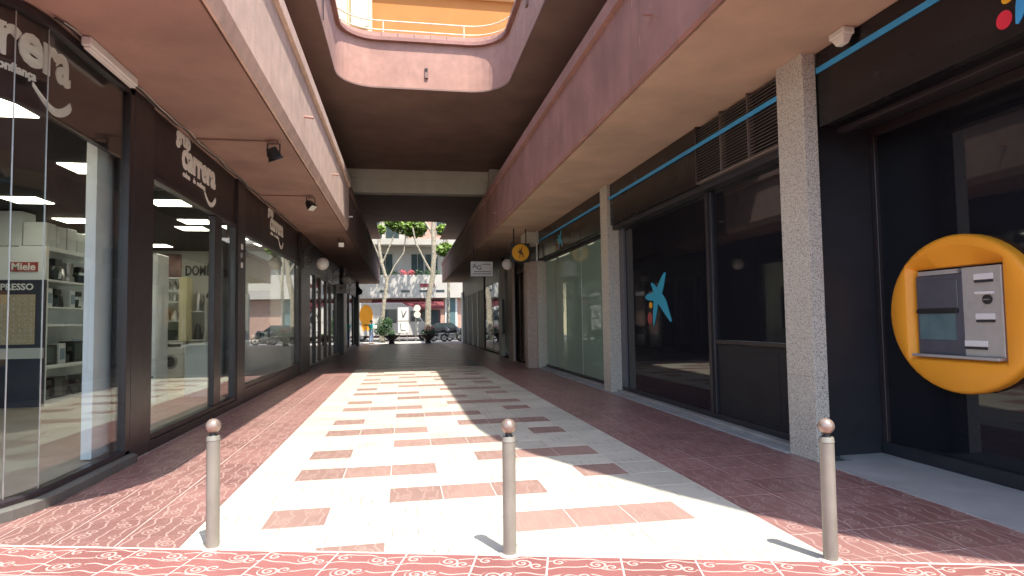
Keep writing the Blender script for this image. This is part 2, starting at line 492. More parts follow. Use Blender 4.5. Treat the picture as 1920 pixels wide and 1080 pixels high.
def copy_tree(o, loc=None, parent=None, rotz=None):
    kids = [k for k in bpy.data.objects if k.parent == o]
    c = o.copy(); COL.objects.link(c)
    if parent is not None: c.parent = parent
    if loc is not None: c.location = loc
    if rotz is not None: c.rotation_euler = (0, 0, rotz)
    BASE[c.name] = tuple(c.location)
    for k in kids: copy_tree(k, None, c)
    return c

def struct(o, label):
    return tag(o, label, None, kind='structure')

def arc(cx, cy, r, a0, a1, n=7):
    return [(cx + r * math.cos(R(a0 + (a1 - a0) * i / n)), cy + r * math.sin(R(a0 + (a1 - a0) * i / n))) for i in range(n + 1)]

def text_mesh(txt, size, bold=0.0, extrude=0.006, xscale=1.0, align='LEFT', shear=0.0, spacing=1.0):
    cu = bpy.data.curves.new('lettering', 'FONT')
    cu.body = txt; cu.size = size; cu.offset = bold; cu.extrude = extrude; cu.align_x = align; cu.shear = shear; cu.space_character = spacing
    cu.resolution_u = 3
    ob = bpy.data.objects.new('lettering', cu)
    COL.objects.link(ob)
    dg = bpy.context.evaluated_depsgraph_get()
    me = bpy.data.meshes.new_from_object(ob.evaluated_get(dg))
    vs_ = [(v.co.x * xscale, v.co.y, v.co.z) for v in me.vertices]
    fs_ = [tuple(p.vertices) for p in me.polygons]
    bpy.data.objects.remove(ob); bpy.data.curves.remove(cu); bpy.data.meshes.remove(me)
    return vs_, fs_

def put_text(name, mt, parent, txt, size, org, eu, ev, en, fn=None, **kw):
    v, f = text_mesh(txt, size, **kw)
    org, eu, ev, en = (Vector(a) for a in (org, eu, ev, en))
    pts = [org + eu * a + ev * b + en * c for a, b, c in v]
    if fn: pts = [fn(p) for p in pts]
    b = MB(); b.faces(pts, f)
    return b.build(name, mt, parent, recalc=False)

# ================================================================== GROUND
g = MB().box(-250, 250, -150, 420, -0.6, -0.06).build('ground', 'asphalt')
struct(g, 'dark asphalt ground reaching out beyond the arcade')
p = MB().prism([(-14, 47.3), (14, 47.3), (14, 52.5), (-14, 52.5)], -0.06, -0.004).build('pavement', 'pavement_pale')
struct(p, 'pale sunlit pavement strip at the far end of the passage')
MB_road = MB().box(-60, 60, 52.5, 60, -0.056, -0.05).build('road', 'asphalt')
struct(MB_road, 'narrow asphalt street where the van is parked')
p = MB().prism([(-30, 60), (30, 60), (30, 63), (-30, 63)], -0.06, 0.06).build('pavement', 'pavement_pale')
struct(p, 'pale pavement in front of the white apartment block')

T = 0.4875
def yb(x):
    return 5.24 + (x + 2.95) * -0.2726

def clip_poly(poly, fn):
    out = []
    for i in range(len(poly)):
        a, b = poly[i], poly[(i + 1) % len(poly)]
        fa, fb = fn(a), fn(b)
        if fa >= 0: out.append(a)
        if (fa >= 0) != (fb >= 0):
            t = fa / (fa - fb)
            out.append((a[0] + (b[0] - a[0]) * t, a[1] + (b[1] - a[1]) * t))
    return out

def in_view(x, y):
    d = Vector((x, y, 0)) - Vector((0, 0, 1.6))
    zc = d.dot(fw)
    if zc < 0.3: return False
    return abs(d.dot(rt) / zc) < 0.87 and abs(d.dot(up) / zc) < 0.52

TILE_MATS = ['tile_white', 'tile_brown', 'tile_red', 'tile_white_shaded', 'tile_walk']
mesh_cache = {}
def tile_geo(poly, org, ua, va, top=0.0, th=0.010, ch=0.002):
    """chamfered tile: verts, faces, uvs per face corner; poly is counter-clockwise in world xy"""
    cx = sum(p[0] for p in poly) / len(poly); cy = sum(p[1] for p in poly) / len(poly)
    n = len(poly)
    ins = []
    for x, y in poly:
        d = math.hypot(x - cx, y - cy) or 1
        ins.append((x + (cx - x) / d * ch * 1.4, y + (cy - y) / d * ch * 1.4))
    v = [(x, y, top) for x, y in ins] + [(x, y, top - ch) for x, y in poly] + [(x, y, top - th) for x, y in poly]
    f = [tuple(range(n))]
    f += [(n + i, n + (i + 1) % n, (i + 1) % n, i) for i in range(n)]
    f += [(2 * n + i, 2 * n + (i + 1) % n, n + (i + 1) % n, n + i) for i in range(n)]
    def uvf(p):
        dx, dy = p[0] - org[0], p[1] - org[1]
        return ((dx * ua[0] + dy * ua[1]) / T, (dx * va[0] + dy * va[1]) / T)
    return v, f, [uvf(v[k]) for fc in f for k in fc]

def finish_tile_mesh(me, uvs, rnds):
    uvl = me.uv_layers.new(name='UVMap')
    uvl.data.foreach_set('uv', [c for t in uvs for c in t])
    at = me.attributes.new('rnd', 'FLOAT', 'FACE')
    at.data.foreach_set('value', rnds)
    me.update()

def lay(name, label, bed, tiles, limit=300):
    """tiles: (kind, poly, origin, uaxis, vaxis, full). The nearest in view become single tiles, the rest one field."""
    root = MB().prism(bed, -0.03, -0.0035).build(name, 'mortar')
    root.location = (0, 0, 0)
    root.data.transform(Matrix.Translation(BASE[root.name])); BASE[root.name] = (0, 0, 0)
    struct(root, label)
    rows = []
    for t in tiles:
        cx = sum(p[0] for p in t[1]) / len(t[1]); cy = sum(p[1] for p in t[1]) / len(t[1])
        rows.append((0 if in_view(cx, cy) else 1, math.hypot(cx, cy), cx, cy, t))
    rows.sort(key=lambda r: (r[0], r[1]))
    field_v, field_f, field_uv, field_r, field_m = [], [], [], [], []
    for i, (_, _, cx, cy, (kind, poly, org, ua, va, full)) in enumerate(rows):
        if i < limit:
            var = random.randrange(8)
            key = (name, kind, var) if full else None
            me = mesh_cache.get(key) if full else None
            if me is None:
                v, f, uvs = tile_geo([(x - cx, y - cy) for x, y in poly], (org[0] - cx, org[1] - cy), ua, va)
                me = bpy.data.meshes.new('tile'); me.from_pydata(v, [], f)
                finish_tile_mesh(me, uvs, [var / 7.0] * len(f))
                me.materials.append(MT[TILE_MATS[kind]])
                if full: mesh_cache[key] = me
            o = bpy.data.objects.new('tile', me); COL.objects.link(o)
            o.parent = root; o.location = (cx, cy, random.uniform(-0.0012, 0.0008))
            o.rotation_euler = (random.uniform(-.0025, .0025), random.uniform(-.0025, .0025), 0)
        else:
            v, f, uvs = tile_geo(poly, org, ua, va, top=random.uniform(-0.0012, 0.0008))
            b0 = len(field_v); field_v += v
            field_f += [tuple(b0 + k for k in fc) for fc in f]; field_uv += uvs
            field_r += [random.randrange(8) / 7.0] * len(f); field_m += [kind] * len(f)
    if field_f:
        me = bpy.data.meshes.new('tile_field'); me.from_pydata(field_v, [], field_f)
        for k in TILE_MATS: me.materials.append(MT[k])
        me.polygons.foreach_set('material_index', field_m)
        finish_tile_mesh(me, field_uv, field_r)
        o = bpy.data.objects.new('tile_field', me); COL.objects.link(o); o.parent = root; o['kind'] = 'stuff'
    return root

YEND = 47.3
GAP = 0.0025
GAPR = 0.0045
TY = 0.4945
# central cream band with brown bars
X0, X1 = -1.60, -1.60 + 9 * T
def stripe_kind(k, r):
    """k: tile column 0..8; r: row index counted from the row of the first short bar"""
    if r < -2: return False
    if r == -2: return 1 <= k <= 2
    q_ = r % 5
    if q_ == 0: return k == 1
    if q_ == 1: return 3 <= k <= 5
    if q_ == 2: return k == 7
    if q_ == 3: return 1 <= k <= 3
    return 5 <= k <= 7
tiles = []
Y00 = 5.17
def add_grid(tiles, x0, ncol, r0, r1, kindf, xlim=None):
    for r in range(r0, r1):
        for k in range(ncol):
            xa, xb = x0 + k * T, x0 + (k + 1) * T
            if xlim: xa, xb = max(xa, xlim[0]), min(xb, xlim[1])
            if xb - xa < 0.03: continue
            ya, yb_ = Y00 + r * TY, Y00 + (r + 1) * TY
            kd = kindf(k, r)
            q_ = GAPR if kd in (1, 2, 4) else GAP
            poly = [(xa + q_, ya + q_), (xb - q_, ya + q_), (xb - q_, yb_ - q_), (xa + q_, yb_ - q_)]
            full = (xb - xa) > T - 0.001
            if min(ya - yb(xa), ya - yb(xb)) < 0.01:
                poly = clip_poly(poly, lambda p: p[1] - yb(p[0]) - 0.012)
                full = False
                if len(poly) < 3 or abs(sum(poly[i][0] * poly[(i + 1) % len(poly)][1] - poly[(i + 1) % len(poly)][0] * poly[i][1] for i in range(len(poly)))) < 0.01: continue
            if yb_ > YEND: continue
            if kd in (0, 3): tiles.append((kd, poly, (xa, ya), (1, 0), (0, 1), full))
            else: tiles.append((kd, poly, (x0 + k * T, ya), (0, 1), (1, 0), full))
add_grid(tiles, X0, 9, -4, 88, lambda k, r: 1 if stripe_kind(k, r) else (0 if r < 34 else 3))  # far rows take the tile copy with shade in its colour
lay('central_paving', 'cream tiled band with brown bars running down the middle of the passage', [(X0, yb(X0)), (X1, yb(X1)), (X1, YEND), (X0, YEND)], tiles)
tiles = []
add_grid(tiles, X0 - 4 * T, 4, -2, 88, lambda k, r: 4, (-3.19, X0))
add_grid(tiles, X0 - 12 * T, 9, -1, 3, lambda k, r: 4, (-7.0, -3.19))
lay('shopfront_paving', 'red swirl tiled walk along the dark shop windows', [(-7.0, yb(-7.0)), (X0, yb(X0)), (X0, YEND), (-3.4, YEND), (-3.4, 6.6), (-7.0, 6.6)], tiles)
tiles = []
add_grid(tiles, X1, 4, -8, 88, lambda k, r: 4, (X1, 4.44))
lay('bank_paving', 'red swirl tiled walk along the granite columns', [(X1, yb(X1)), (4.45, yb(4.45)), (4.45, YEND), (X1, YEND)], tiles)
# street strip in front, turned with the street
A = math.atan(-0.2726)
eu = (math.cos(A), math.sin(A)); ev = (-math.sin(A), math.cos(A))
P0 = (0.02, yb(0.02))
u0 = P0[0] * eu[0] + P0[1] * eu[1]; v0 = P0[0] * ev[0] + P0[1] * ev[1]
def uvxy(u, v): return (u * eu[0] + v * ev[0], u * eu[1] + v * ev[1])
tiles = []
G2 = 0.006
for r in range(12):
    for k in range(-14, 15):
        ua_, ub_ = u0 + k * T, u0 + (k + 1) * T
        vb_, va_ = v0 - 0.014 - r * T, v0 - 0.014 - (r + 1) * T
        poly = [uvxy(ua_ + G2, va_ + G2), uvxy(ub_ - G2, va_ + G2), uvxy(ub_ - G2, vb_ - G2), uvxy(ua_ + G2, vb_ - G2)]
        tiles.append((2, poly, uvxy(ua_, va_), eu, ev, True))
ua_, ub_ = u0 - 14 * T, u0 + 15 * T
lay('street_paving', 'red swirl tiled street pavement in the foreground', [uvxy(ua_, v0), uvxy(ub_, v0), uvxy(ub_, v0 - 12 * T), uvxy(ua_, v0 - 12 * T)], tiles)
ap = MB().prism([(4.45, 6.12), (4.45, yb(4.45) - .0), (8.0, yb(8.0)), (8.0, 6.36), (4.9, 6.36), (4.9, 6.12)], -0.03, 0.006).build('concrete_apron', 'concrete')
struct(ap, 'smooth grey concrete apron in front of the cash machine')

# ================================================================== UPPER DECK (slab over the passage with its opening)
deck = thing('roof_deck', 'pink rendered roof deck over the passage with rounded light opening', 'roof deck', (0, 30, 8))
notch = [(2.84, 6.0)] + arc(1.84, 15.85, 1.0, 0, 90, 8) + arc(-0.67, 15.85, 1.0, 90, 180, 8) + [(-1.67, 6.0)]
flare_r = [(11.5, -1.5), (9.5, -1.3), (7.5, -1.0), (6.1, -0.62), (5.4, -0.25), (4.95, 0.10), (4.55, 0.60), (4.18, 1.3), (3.68, 2.35), (3.30, 3.2), (3.02, 4.1), (2.88, 5.0)]
flare_l = [(-1.78, 5.3), (-2.1, 4.7), (-2.7, 4.1), (-3.6, 3.75), (-9, 3.6)]
exit_n = [(-1.67, 48)] + arc(-0.77, 40.4, 0.9, 180, 270, 6) + arc(1.94, 40.4, 0.9, 270, 360, 6) + [(2.84, 48)]
outline = [(-9, 48)] + exit_n + [(11.5, 48)] + flare_r + notch + flare_l
MB().prism(outline, 8.0, 8.04).build('ceiling', 'ceiling', deck)
edge = flare_r + notch + flare_l          # near-right -> far -> near-left
MB().sweep(edge, [(0.0, 8.041), (0.0, 9.298), (0.5, 9.298), (0.5, 8.041)], side=1).build('opening_wall', 'pink', deck)
MB().sweep(edge, [(-0.11, 9.30), (-0.11, 9.40), (0.3, 9.40), (0.3, 9.30)], side=1).build('coping', 'pink_red', deck)
MB().sweep(edge, [(0.12, 9.40), (0.12, 9.62), (0.30, 9.62), (0.30, 9.40)], side=1).build('upstand', 'pink', deck)
MB().prism([(-9, 39.4), (9.5, 39.4), (9.5, 17.5), (-9, 17.5)], 8.042, 9.28).build('terrace', 'ceiling', deck)
MB().prism([(-9, 17.5), (-2.3, 17.5), (-2.3, 5.2), (-9, 4.4)], 8.042, 9.28).build('terrace', 'ceiling', deck)
MB().prism([(3.40, 17.5), (11.4, 17.5), (11.4, -0.9), (9.5, -0.7), (7.6, -0.4), (6.3, 0.0), (5.4, 0.6), (4.9, 1.3), (4.3, 2.5), (3.85, 3.5), (3.5, 4.5), (3.4, 5.6)], 8.042, 9.28).build('terrace', 'ceiling', deck)
# vertical joints of the upstand: small drip battens standing proud
k = 0
for xx in (-0.55, -0.1, 0.35, 0.8, 1.25):
    MB().box(xx - 0.012, xx + 0.012, 16.85 + 0.113, 16.85 + 0.121, 9.41, 9.61).build('drip_batten', 'ceiling', deck)
# railing on the deck
rl = thing('terrace_railing', 'cream two bar railing curving round the roof opening', 'railing', (0.6, 17.1, 9.62))
rp = [(2.84 + .2, 6.4)] + arc(1.84, 15.85, 1.2, 0, 90, 8) + arc(-0.67, 15.85, 1.2, 90, 180, 8) + [(-1.67 - .2, 6.4)]
for zz in (9.72, 9.98):
    MB().tube([(x, y, zz) for x, y in rp], 0.022, 8).build('rail_bar', 'rail', rl)
for x, y in ((1.75, 17.05), (-0.5, 17.05), (3.04, 14.5), (3.04, 12.0), (-1.87, 14.5), (-1.87, 12.0), (3.04, 9.5), (-1.87, 9.5)):
    MB().cyl((x, y, 9.62), (x, y, 9.99), 0.017, n=8).build('post', 'rail', rl)
MB().box(0.62, 0.72, 16.80, 16.88, 8.32, 8.62).build('outlet', 'ceiling', deck, 0.01)
MB().cyl((0.67, 16.78, 8.56), (0.67, 16.86, 8.56), 0.035, n=10).build('drain_spout', 'black_metal', deck)
MB().box(2.79, 2.86, 13.3, 13.48, 8.75, 8.9).build('outlet', 'ceiling', deck, 0.01)
MB().tube([(-1.63, 13.2, 9.28), (-1.63, 13.2, 8.02)], 0.012, 6).build('cable', 'black_metal', deck)
for i in range(9):
    zz = 8.75 + i * 0.06
    MB().tube([(-1.63 + random.uniform(-.01, .03), 13.2 + random.uniform(-.06, .06), zz), (-1.60, 13.2 + random.uniform(-.08, .08), zz + .03), (-1.63 + random.uniform(-.01, .03), 13.2 + random.uniform(-.06, .06), zz + .07)], 0.012, 5).build('cable', 'black_metal', deck)
# white beam and column across the passage
bm = thing('cross_beam', 'off-white stepped concrete beam crossing high over the passage', 'beam', (0.6, 26.2, 7))
MB().box(-3.6, 3.62, 26.0, 26.5, 7.02, 7.72).build('beam_face', 'offwhite', bm, 0.01)
MB().box(-3.6, 3.62, 25.93, 26.0, 7.62, 7.99).build('beam_cap', 'offwhite', bm, 0.008)
MB().box(-3.6, 3.62, 25.97, 26.0, 7.50, 7.58).build('beam_rib', 'offwhite', bm, 0.005)
cl = MB().box(3.62, 4.2, 25.4, 25.95, 5.02, 8.0).build('gallery_column', 'offwhite', None, 0.015)
tag(cl, 'off-white square column standing behind the reddish parapet', 'column')

# orange building beyond the opening
ob = thing('orange_building', 'orange and cream balcony building seen through the roof opening', 'building', (0.5, 26, 9.3))
MB().box(-9, 11, 25.2, 39.3, 9.28, 16.8).build('core', 'cream_wall', ob)
MB().box(-9, -2.05, 23.6, 25.2, 9.28, 16.8).build('wall', 'cream_wall', ob)
MB().box(-2.05, -1.12, 23.75, 25.2, 9.28, 16.8).build('pillar', 'cream_wall', ob, 0.02)
MB().box(-1.9, -1.25, 23.55, 23.75, 12.9, 16.8).build('pillar_cap', 'cream_wall', ob, 0.02)
MB().box(-1.12, 11, 24.05, 25.2, 9.28, 14.55).build('wall', 'orange_wall', ob)
MB().box(-1.12, 11, 24.0, 24.05, 11.4, 11.5).build('string_course', 'orange_wall', ob)
MB().box(-1.12, 11, 23.85, 25.2, 14.55, 14.79).build('balcony_slab', 'cream_wall', ob, 0.02)
MB().box(-1.12, 11, 23.9, 23.95, 15.21, 15.26).build('balcony_rail', 'rail', ob)
for i in range(36):
    MB().box(-0.9 + i * 0.24, -0.88 + i * 0.24, 23.91, 23.93, 14.79, 15.21).build('baluster', 'rail', ob)

# ================================================================== SHOP SIDE (left gallery building)
LB = thing('shop_arcade', 'pink gallery building with dark shop windows along the red walk', 'building', (-6, 26, 0))
left_path = [(-1.66, 19.75), (-1.66, 5.35), (-1.72, 4.95), (-1.9, 4.55), (-2.2, 4.22), (-2.7, 3.95), (-3.6, 3.75), (-9, 3.7)]
prof = [(-0.20, 4.57), (-0.09, 4.57), (-0.09, 4.495), (-0.06, 4.49), (0.0, 4.66), (0.0, 5.86), (0.06, 5.88), (0.06, 6.08), (0.03, 6.10), (-0.20, 6.10)]
# path runs towards the camera: the passage lies on its left
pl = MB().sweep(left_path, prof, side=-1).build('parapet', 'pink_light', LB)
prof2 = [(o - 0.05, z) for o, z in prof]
MB().sweep([(-1.66, 47.2), (-1.66, 19.78)], prof2, side=-1).build('parapet', 'ceiling', LB)  # ceiling brown stands in for passage shade on the far parapet
lp = [(-1.78, 47.2), (-1.78, 5.35), (-1.84, 4.99), (-2.0, 4.64), (-2.28, 4.33), (-2.75, 4.07), (-3.6, 3.87), (-9, 3.82)]
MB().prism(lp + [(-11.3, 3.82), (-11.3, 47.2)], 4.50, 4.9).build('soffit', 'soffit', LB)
MB().box(-11.3, -5.6, 5.4, 47.2, 4.9, 8.0).build('gallery_wall', 'gallery_wall', LB)
for y in (10.9, 15.1):
    MB().tube([(-1.70, y, 5.17), (-1.50, y, 5.15)], 0.022, 8).build('drain_spout', 'pink', LB)
MB().tube([(-1.75, 20.0, 4.98), (-1.56, 20.0, 4.97)], 0.025, 8).build('drain_spout', 'white', LB)

def add_frame(parent, mt, y0, y1, z0, z1, x0, x1, w=0.06, sides='lrtb'):
    f = MB()
    if 'l' in sides: f.box(x0, x1, y0, y0 + w, z0, z1)
    if 'r' in sides: f.box(x0, x1, y1 - w, y1, z0, z1)
    if 't' in sides: f.box(x0, x1, y0 + w, y1 - w, z1 - w, z1)
    if 'b' in sides: f.box(x0, x1, y0 + w, y1 - w, z0, z0 + w)
    return f.build('window_frame', mt, parent, 0.006)

# dark pillars
for y0, y1, x1 in ((8.05, 8.65, -3.20), (12.84, 13.44, -3.20), (20.3, 22.2, -3.17), (33.1, 34.9, -3.05), (44.0, 45.0, -3.05)):
    MB().box(-3.42, x1, y0, y1, 0, 4.498).build('pillar', 'dark_frame', LB, 0.012)
# head cable tray under the soffit
# bay with curved glass corner
CX, CY, CR = -4.45, 6.4, 1.2
def bend(s_, rad):
    """point at arc length s (measured at radius CR) round the corner from y = CY; negative s runs up the passage"""
    if s_ <= 0: return (CX + rad, CY - s_)
    a = s_ / CR
    if a <= PI / 2: return (CX + rad * math.cos(a), CY - rad * math.sin(a))
    return (CX - (s_ - CR * PI / 2), CY - rad)
ARC = [bend(s_, CR) for s_ in (-1.65, 0.0, 0.16, 0.32, 0.48, 0.64, 0.8, 0.96, 1.12, 1.28, 1.44, 1.6, 1.76, 1.885, 5.5)]
MB().sweep(ARC, [(-0.10, -0.005), (-0.10, 0.10), (0.10, 0.10), (0.14, 0.085), (0.14, -0.005)], side=-1).build('kerb_sill', 'sill_dark', LB)
MB().sweep(ARC, [(-0.06, 0.10), (-0.06, 0.155), (0.035, 0.155), (0.05, 0.14), (0.05, 0.10)], side=-1).build('window_sill', 'dark_frame', LB)
MB().sweep(ARC, [(-0.10, 3.6), (-0.10, 4.49), (-0.03, 4.49), (-0.03, 3.6)], side=-1).build('fascia', 'sign_panel', LB)
MB().sweep(ARC, [(-0.06, 4.40), (-0.06, 4.47), (0.05, 4.47), (0.05, 4.40)], side=-1).build('head_trim', 'dark_frame', LB)
cuts = [-1.65, 0.10, 0.46, 0.86, 1.27, 1.74]
for i in range(5):
    a, b = bend(cuts[i] + .004, CR), bend(cuts[i + 1] - .004, CR)
    MB().sweep([a, b], [(-0.005, 0.156), (-0.005, 4.398), (0.005, 4.398), (0.005, 0.156)], side=-1).build('glass_pane', 'glass', LB)
    x, y = bend(cuts[i + 1], CR)
    MB().cyl((x, y, 0.158), (x, y, 4.396), 0.006, n=6).build('pane_joint', 'alu', LB)
MB().box(-10, CX - .3, CY - CR - .005, CY - CR + .005, 0.156, 3.6).build('glass_pane', 'glass', LB)
MB().box(-3.32, -3.20, 7.93, 8.05, 0.0, 4.49).build('window_frame', 'dark_frame', LB, 0.006)
# straight bays
def shop_bay(y0, y1, zs, zh=3.6, mull=None):
    MB().box(-3.36, -3.25, y0, y1, zh, 4.49).build('fascia', 'sign_panel', LB, 0.004)
    MB().box(-3.36, -3.20, y0, y1, 0.0, zs - 0.002).build('plinth', 'dark_frame', LB, 0.01)
    fr = add_frame(LB, 'dark_frame', y0 + .002, y1 - .002, zs, zh - .002, -3.33, -3.22, 0.07)
    MB().box(-3.29, -3.28, y0 + .074, y1 - .074, zs + .072, zh - .075).build('pane', 'glass', fr)
    if mull:
        MB().box(-3.34, -3.235, mull[0], mull[1], zs + .072, zh - .075).build('mullion', 'dark_frame', fr, 0.005)
    return fr
shop_bay(8.65, 12.84, 0.14, 3.6, (11.46, 11.86))
shop_bay(13.44, 20.3, 0.30, 3.55)
MB().box(-3.56, -3.51, 12.5, 13.5, 0.2, 3.5).build('display_panel', 'shop_white', LB)
MB().box(-3.56, -3.45, 7.70, 8.6, 0.12, 3.78).build('display_panel', 'shop_white', LB)
# house number plates on the second pillar
for zz in (2.75, 2.95, 3.12):
    MB().box(-3.2, -3.19, 13.06, 13.2, zz, zz + 0.1).build('number_plate', 'white' if zz != 2.95 else 'alu', LB)
# far shops: brown timber, then dark frames
def far_bay(B, xw, y0, y1, mt, zh=3.5, sgn=1, gl='glass', head=4.49, headmt='sign_panel'):
    x0, x1 = (xw - .1, xw + .03) if sgn > 0 else (xw - .03, xw + .1)
    MB().box(x0, x1, y0, y1, zh, head).build('fascia', headmt, B)
    fr = add_frame(B, mt, y0, y1, 0.02, zh - .002, x0, x1, 0.12)
    MB().box(xw - .035 * 1, xw - .025, y0 + .122, y1 - .122, 0.14, zh - .125).build('pane', gl, fr)
    return fr
for y0, y1, mt in ((22.2, 23.9, 'dark_frame'), (23.92, 25.4, 'brown_wood'), (25.42, 27.3, 'brown_wood'), (27.32, 28.9, 'brown_wood'), (28.92, 31.0, 'dark_frame'), (31.02, 33.1, 'dark_frame'), (34.9, 38.4, 'black_metal'), (38.42, 41.6, 'black_metal'), (41.62, 44.0, 'black_metal'), (45.0, 47.2, 'black_metal')):
    far_bay(LB, -3.25, y0, y1, mt)
# rooms behind the glass
MB().box(-11.2, -3.4, 5.3, 47.0, -0.02, 0.10).build('shop_floor', 'shop_floor', LB)
MB().box(-11.2, -3.4, 5.3, 20.4, 3.9, 4.0).build('shop_ceiling', 'shop_ceiling', LB)
MB().box(-11.3, -11.2, 3.9, 47.2, 0.0, 4.5).build('back_wall', 'shop_wall', LB)
MB().box(-11.2, -3.5, 20.4, 20.55, 0.1, 4.49).build('party_wall', 'shop_wall', LB)
MB().box(-11.2, -3.5, 33.8, 34.0, 0.1, 4.49).build('party_wall', 'shop_wall', LB)
MB().box(-7.0, -6.9, 20.6, 33.8, 0.1, 4.49).build('back_wall', 'shop_wall', LB)
MB().box(-11.2, -3.4, 47.0, 47.2, 0.0, 4.49).build('party_wall', 'gallery_wall', LB)

# ================================================================== BANK SIDE (right gallery building)
RB = thing('bank_arcade', 'gallery building with granite columns and black bank glass', 'building', (6, 26, 0))
right_path = [(2.93, 21.5), (2.93, 4.75), (3.0, 4.35), (3.2, 3.92), (3.6, 3.28), (4.2, 2.55), (5.2, 1.85), (7.5, 1.3), (11.4, 1.2)]
SR = 4.575
profR = [(-0.20, SR + .07), (-0.05, SR + .07), (-0.05, SR - .006), (-0.03, SR - .01), (0.0, SR + .02), (0.0, 5.86), (0.06, 5.88), (0.06, 6.10), (0.03, 6.12), (-0.20, 6.12)]
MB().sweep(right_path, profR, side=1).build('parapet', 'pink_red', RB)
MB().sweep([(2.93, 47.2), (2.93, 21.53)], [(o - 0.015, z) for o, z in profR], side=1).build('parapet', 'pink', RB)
rpth = [(3.01, 47.2), (3.01, 4.8), (3.08, 4.4), (3.27, 4.0), (3.66, 3.38), (4.25, 2.66), (5.23, 1.97), (7.5, 1.42)]
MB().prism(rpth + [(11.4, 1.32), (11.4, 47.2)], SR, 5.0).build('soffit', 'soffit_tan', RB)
MB().box(6.6, 11.4, 3.0, 47.2, 5.0, 8.0).build('gallery_wall', 'gallery_wall', RB)
for y, z in ((6.7, 5.20), (11.6, 5.1), (19.0, 5.0)):
    MB().tube([(2.98, y, z), (2.80, y, z - .015)], 0.024, 8).build('drain_spout', 'pink_red', RB)
MB().box(2.92, 2.926, 11.0, 11.03, 4.75, 5.3).build('drip_stain', 'soffit', RB)

def granite_column(x0, x1, y0, y1, z1, mt='granite', n=6):
    c = MB().box(x0 + .012, x1 - .012, y0 + .012, y1 - .012, 0, z1 - .001).build('column', 'mortar', RB)
    h = 0.73; z = -0.01; first = z1 - int(z1 / h) * h
    zz = [0.0] + [first + i * h for i in range(int(z1 / h) + 1)]
    zz = [a for i, a in enumerate(zz) if i == 0 or a - zz[i - 1] > 0.05]
    for a, b in zip(zz[:-1], zz[1:]):
        MB().box(x0, x1, y0, y1, a + .001, b - .001).build('granite_block', mt, c, 0.002)
    return c
granite_column(4.45, 4.615, 6.13, 6.62, SR)
granite_column(4.45, 4.80, 12.92, 13.40, SR)
granite_column(4.45, 4.80, 20.2, 20.7, 3.6)
granite_column(4.12, 4.446, 20.32, 20.8, 3.6, 'stone_pink')
granite_column(4.38, 4.72, 27.7, 28.4, 4.0)
granite_column(4.30, 4.40, 24.2, 25.2, 3.9, 'stone_pink')
MB().box(4.1, 4.6, 20.2, 21.2, 4.2, SR).build('soffit_block', 'offwhite', RB, 0.01)
MB().cyl((4.40, 19.95, 3.58), (4.40, 19.95, SR), 0.03, n=10).build('conduit', 'white', RB)
MB().box(4.58, 4.86, 6.63, 12.91, -0.01, 0.055).build('kerb_sill', 'kerb', RB, 0.012)
MB().box(4.58, 4.86, 13.41, 20.19, -0.01, 0.055).build('kerb_sill', 'kerb', RB, 0.012)
MB().box(4.40, 4.58, 6.63, 20.19, -0.01, 0.018).build('kerb_edge', 'concrete', RB, 0.006)

# black bay with vent and the star window
MB().box(4.52, 4.62, 8.86, 12.91, 3.66, SR - .002).build('fascia', 'bank_fascia', RB, 0.004)
MB().box(4.52, 4.62, 13.41, 20.19, 3.66, SR - .002).build('fascia', 'bank_fascia', RB, 0.004)
MB().box(4.56, 4.80, 6.63, 12.91, 3.56, 3.655).build('window_head', 'black_panel', RB, 0.004)
MB().box(4.70, 4.80, 6.63, 12.91, 0.056, 0.14).build('window_sill', 'black_panel', RB, 0.006)
MB().box(4.69, 4.81, 8.76, 8.96, 0.141, 3.558).build('mullion', 'black_panel', RB, 0.008)
MB().box(4.665, 4.689, 8.83, 8.88, 0.141, 3.55).build('mullion_trim', 'dark_frame', RB, 0.003)
MB().box(4.70, 4.80, 12.62, 12.915, 0.141, 3.558).build('window_jamb', 'atm_grey', RB, 0.006)
MB().box(4.735, 4.755, 8.965, 12.615, 0.141, 3.558).build('glass_pane', 'glass_dark', RB)
MB().box(4.73, 4.76, 6.63, 8.755, 0.141, 1.20).build('lower_panel', 'matt_black', RB, 0.004)
MB().box(4.722, 4.73, 7.2, 7.9, 0.2, 1.1).build('access_door', 'matt_black', RB, 0.003)
MB().box(4.70, 4.78, 6.63, 8.755, 1.202, 1.26).build('transom', 'dark_frame', RB, 0.004)
MB().box(4.735, 4.755, 6.63, 8.755, 1.262, 3.558).build('glass_pane', 'glass_dark', RB)
# vent grille: frame, uprights, single slats
vt = MB().box(4.60, 4.66, 6.64, 8.84, 3.665, SR - .004).build('vent_grille', 'black_metal', RB)
MB().box(4.50, 4.60, 8.80, 8.85, 3.665, SR - .004).build('vent_upright', 'dark_frame', vt, 0.003)
for y in (7.36, 8.08):
    MB().box(4.505, 4.60, y, y + .014, 3.69, SR - .004).build('vent_upright', 'vent_slat', vt)
MB().box(4.50, 4.60, 6.64, 8.80, 3.662, 3.688).build('vent_frame', 'vent_slat', vt)
sl = None
for i in range(19):
    z = 3.705 + i * 0.044
    if sl is None:
        b = MB(); b.faces([(4.515, 6.65, z), (4.515, 8.795, z), (4.585, 8.795, z + .03), (4.585, 6.65, z + .03), (4.515, 6.65, z + .008), (4.515, 8.795, z + .008), (4.585, 8.795, z + .038), (4.585, 6.65, z + .038)], [(0, 1, 2, 3), (7, 6, 5, 4), (0, 4, 5, 1), (1, 5, 6, 2), (2, 6, 7, 3), (3, 7, 4, 0)])
        sl = b.build('slat', 'vent_slat', vt)
    else:
        o = sl.copy(); COL.objects.link(o); o.location = (0, 0, i * 0.044)
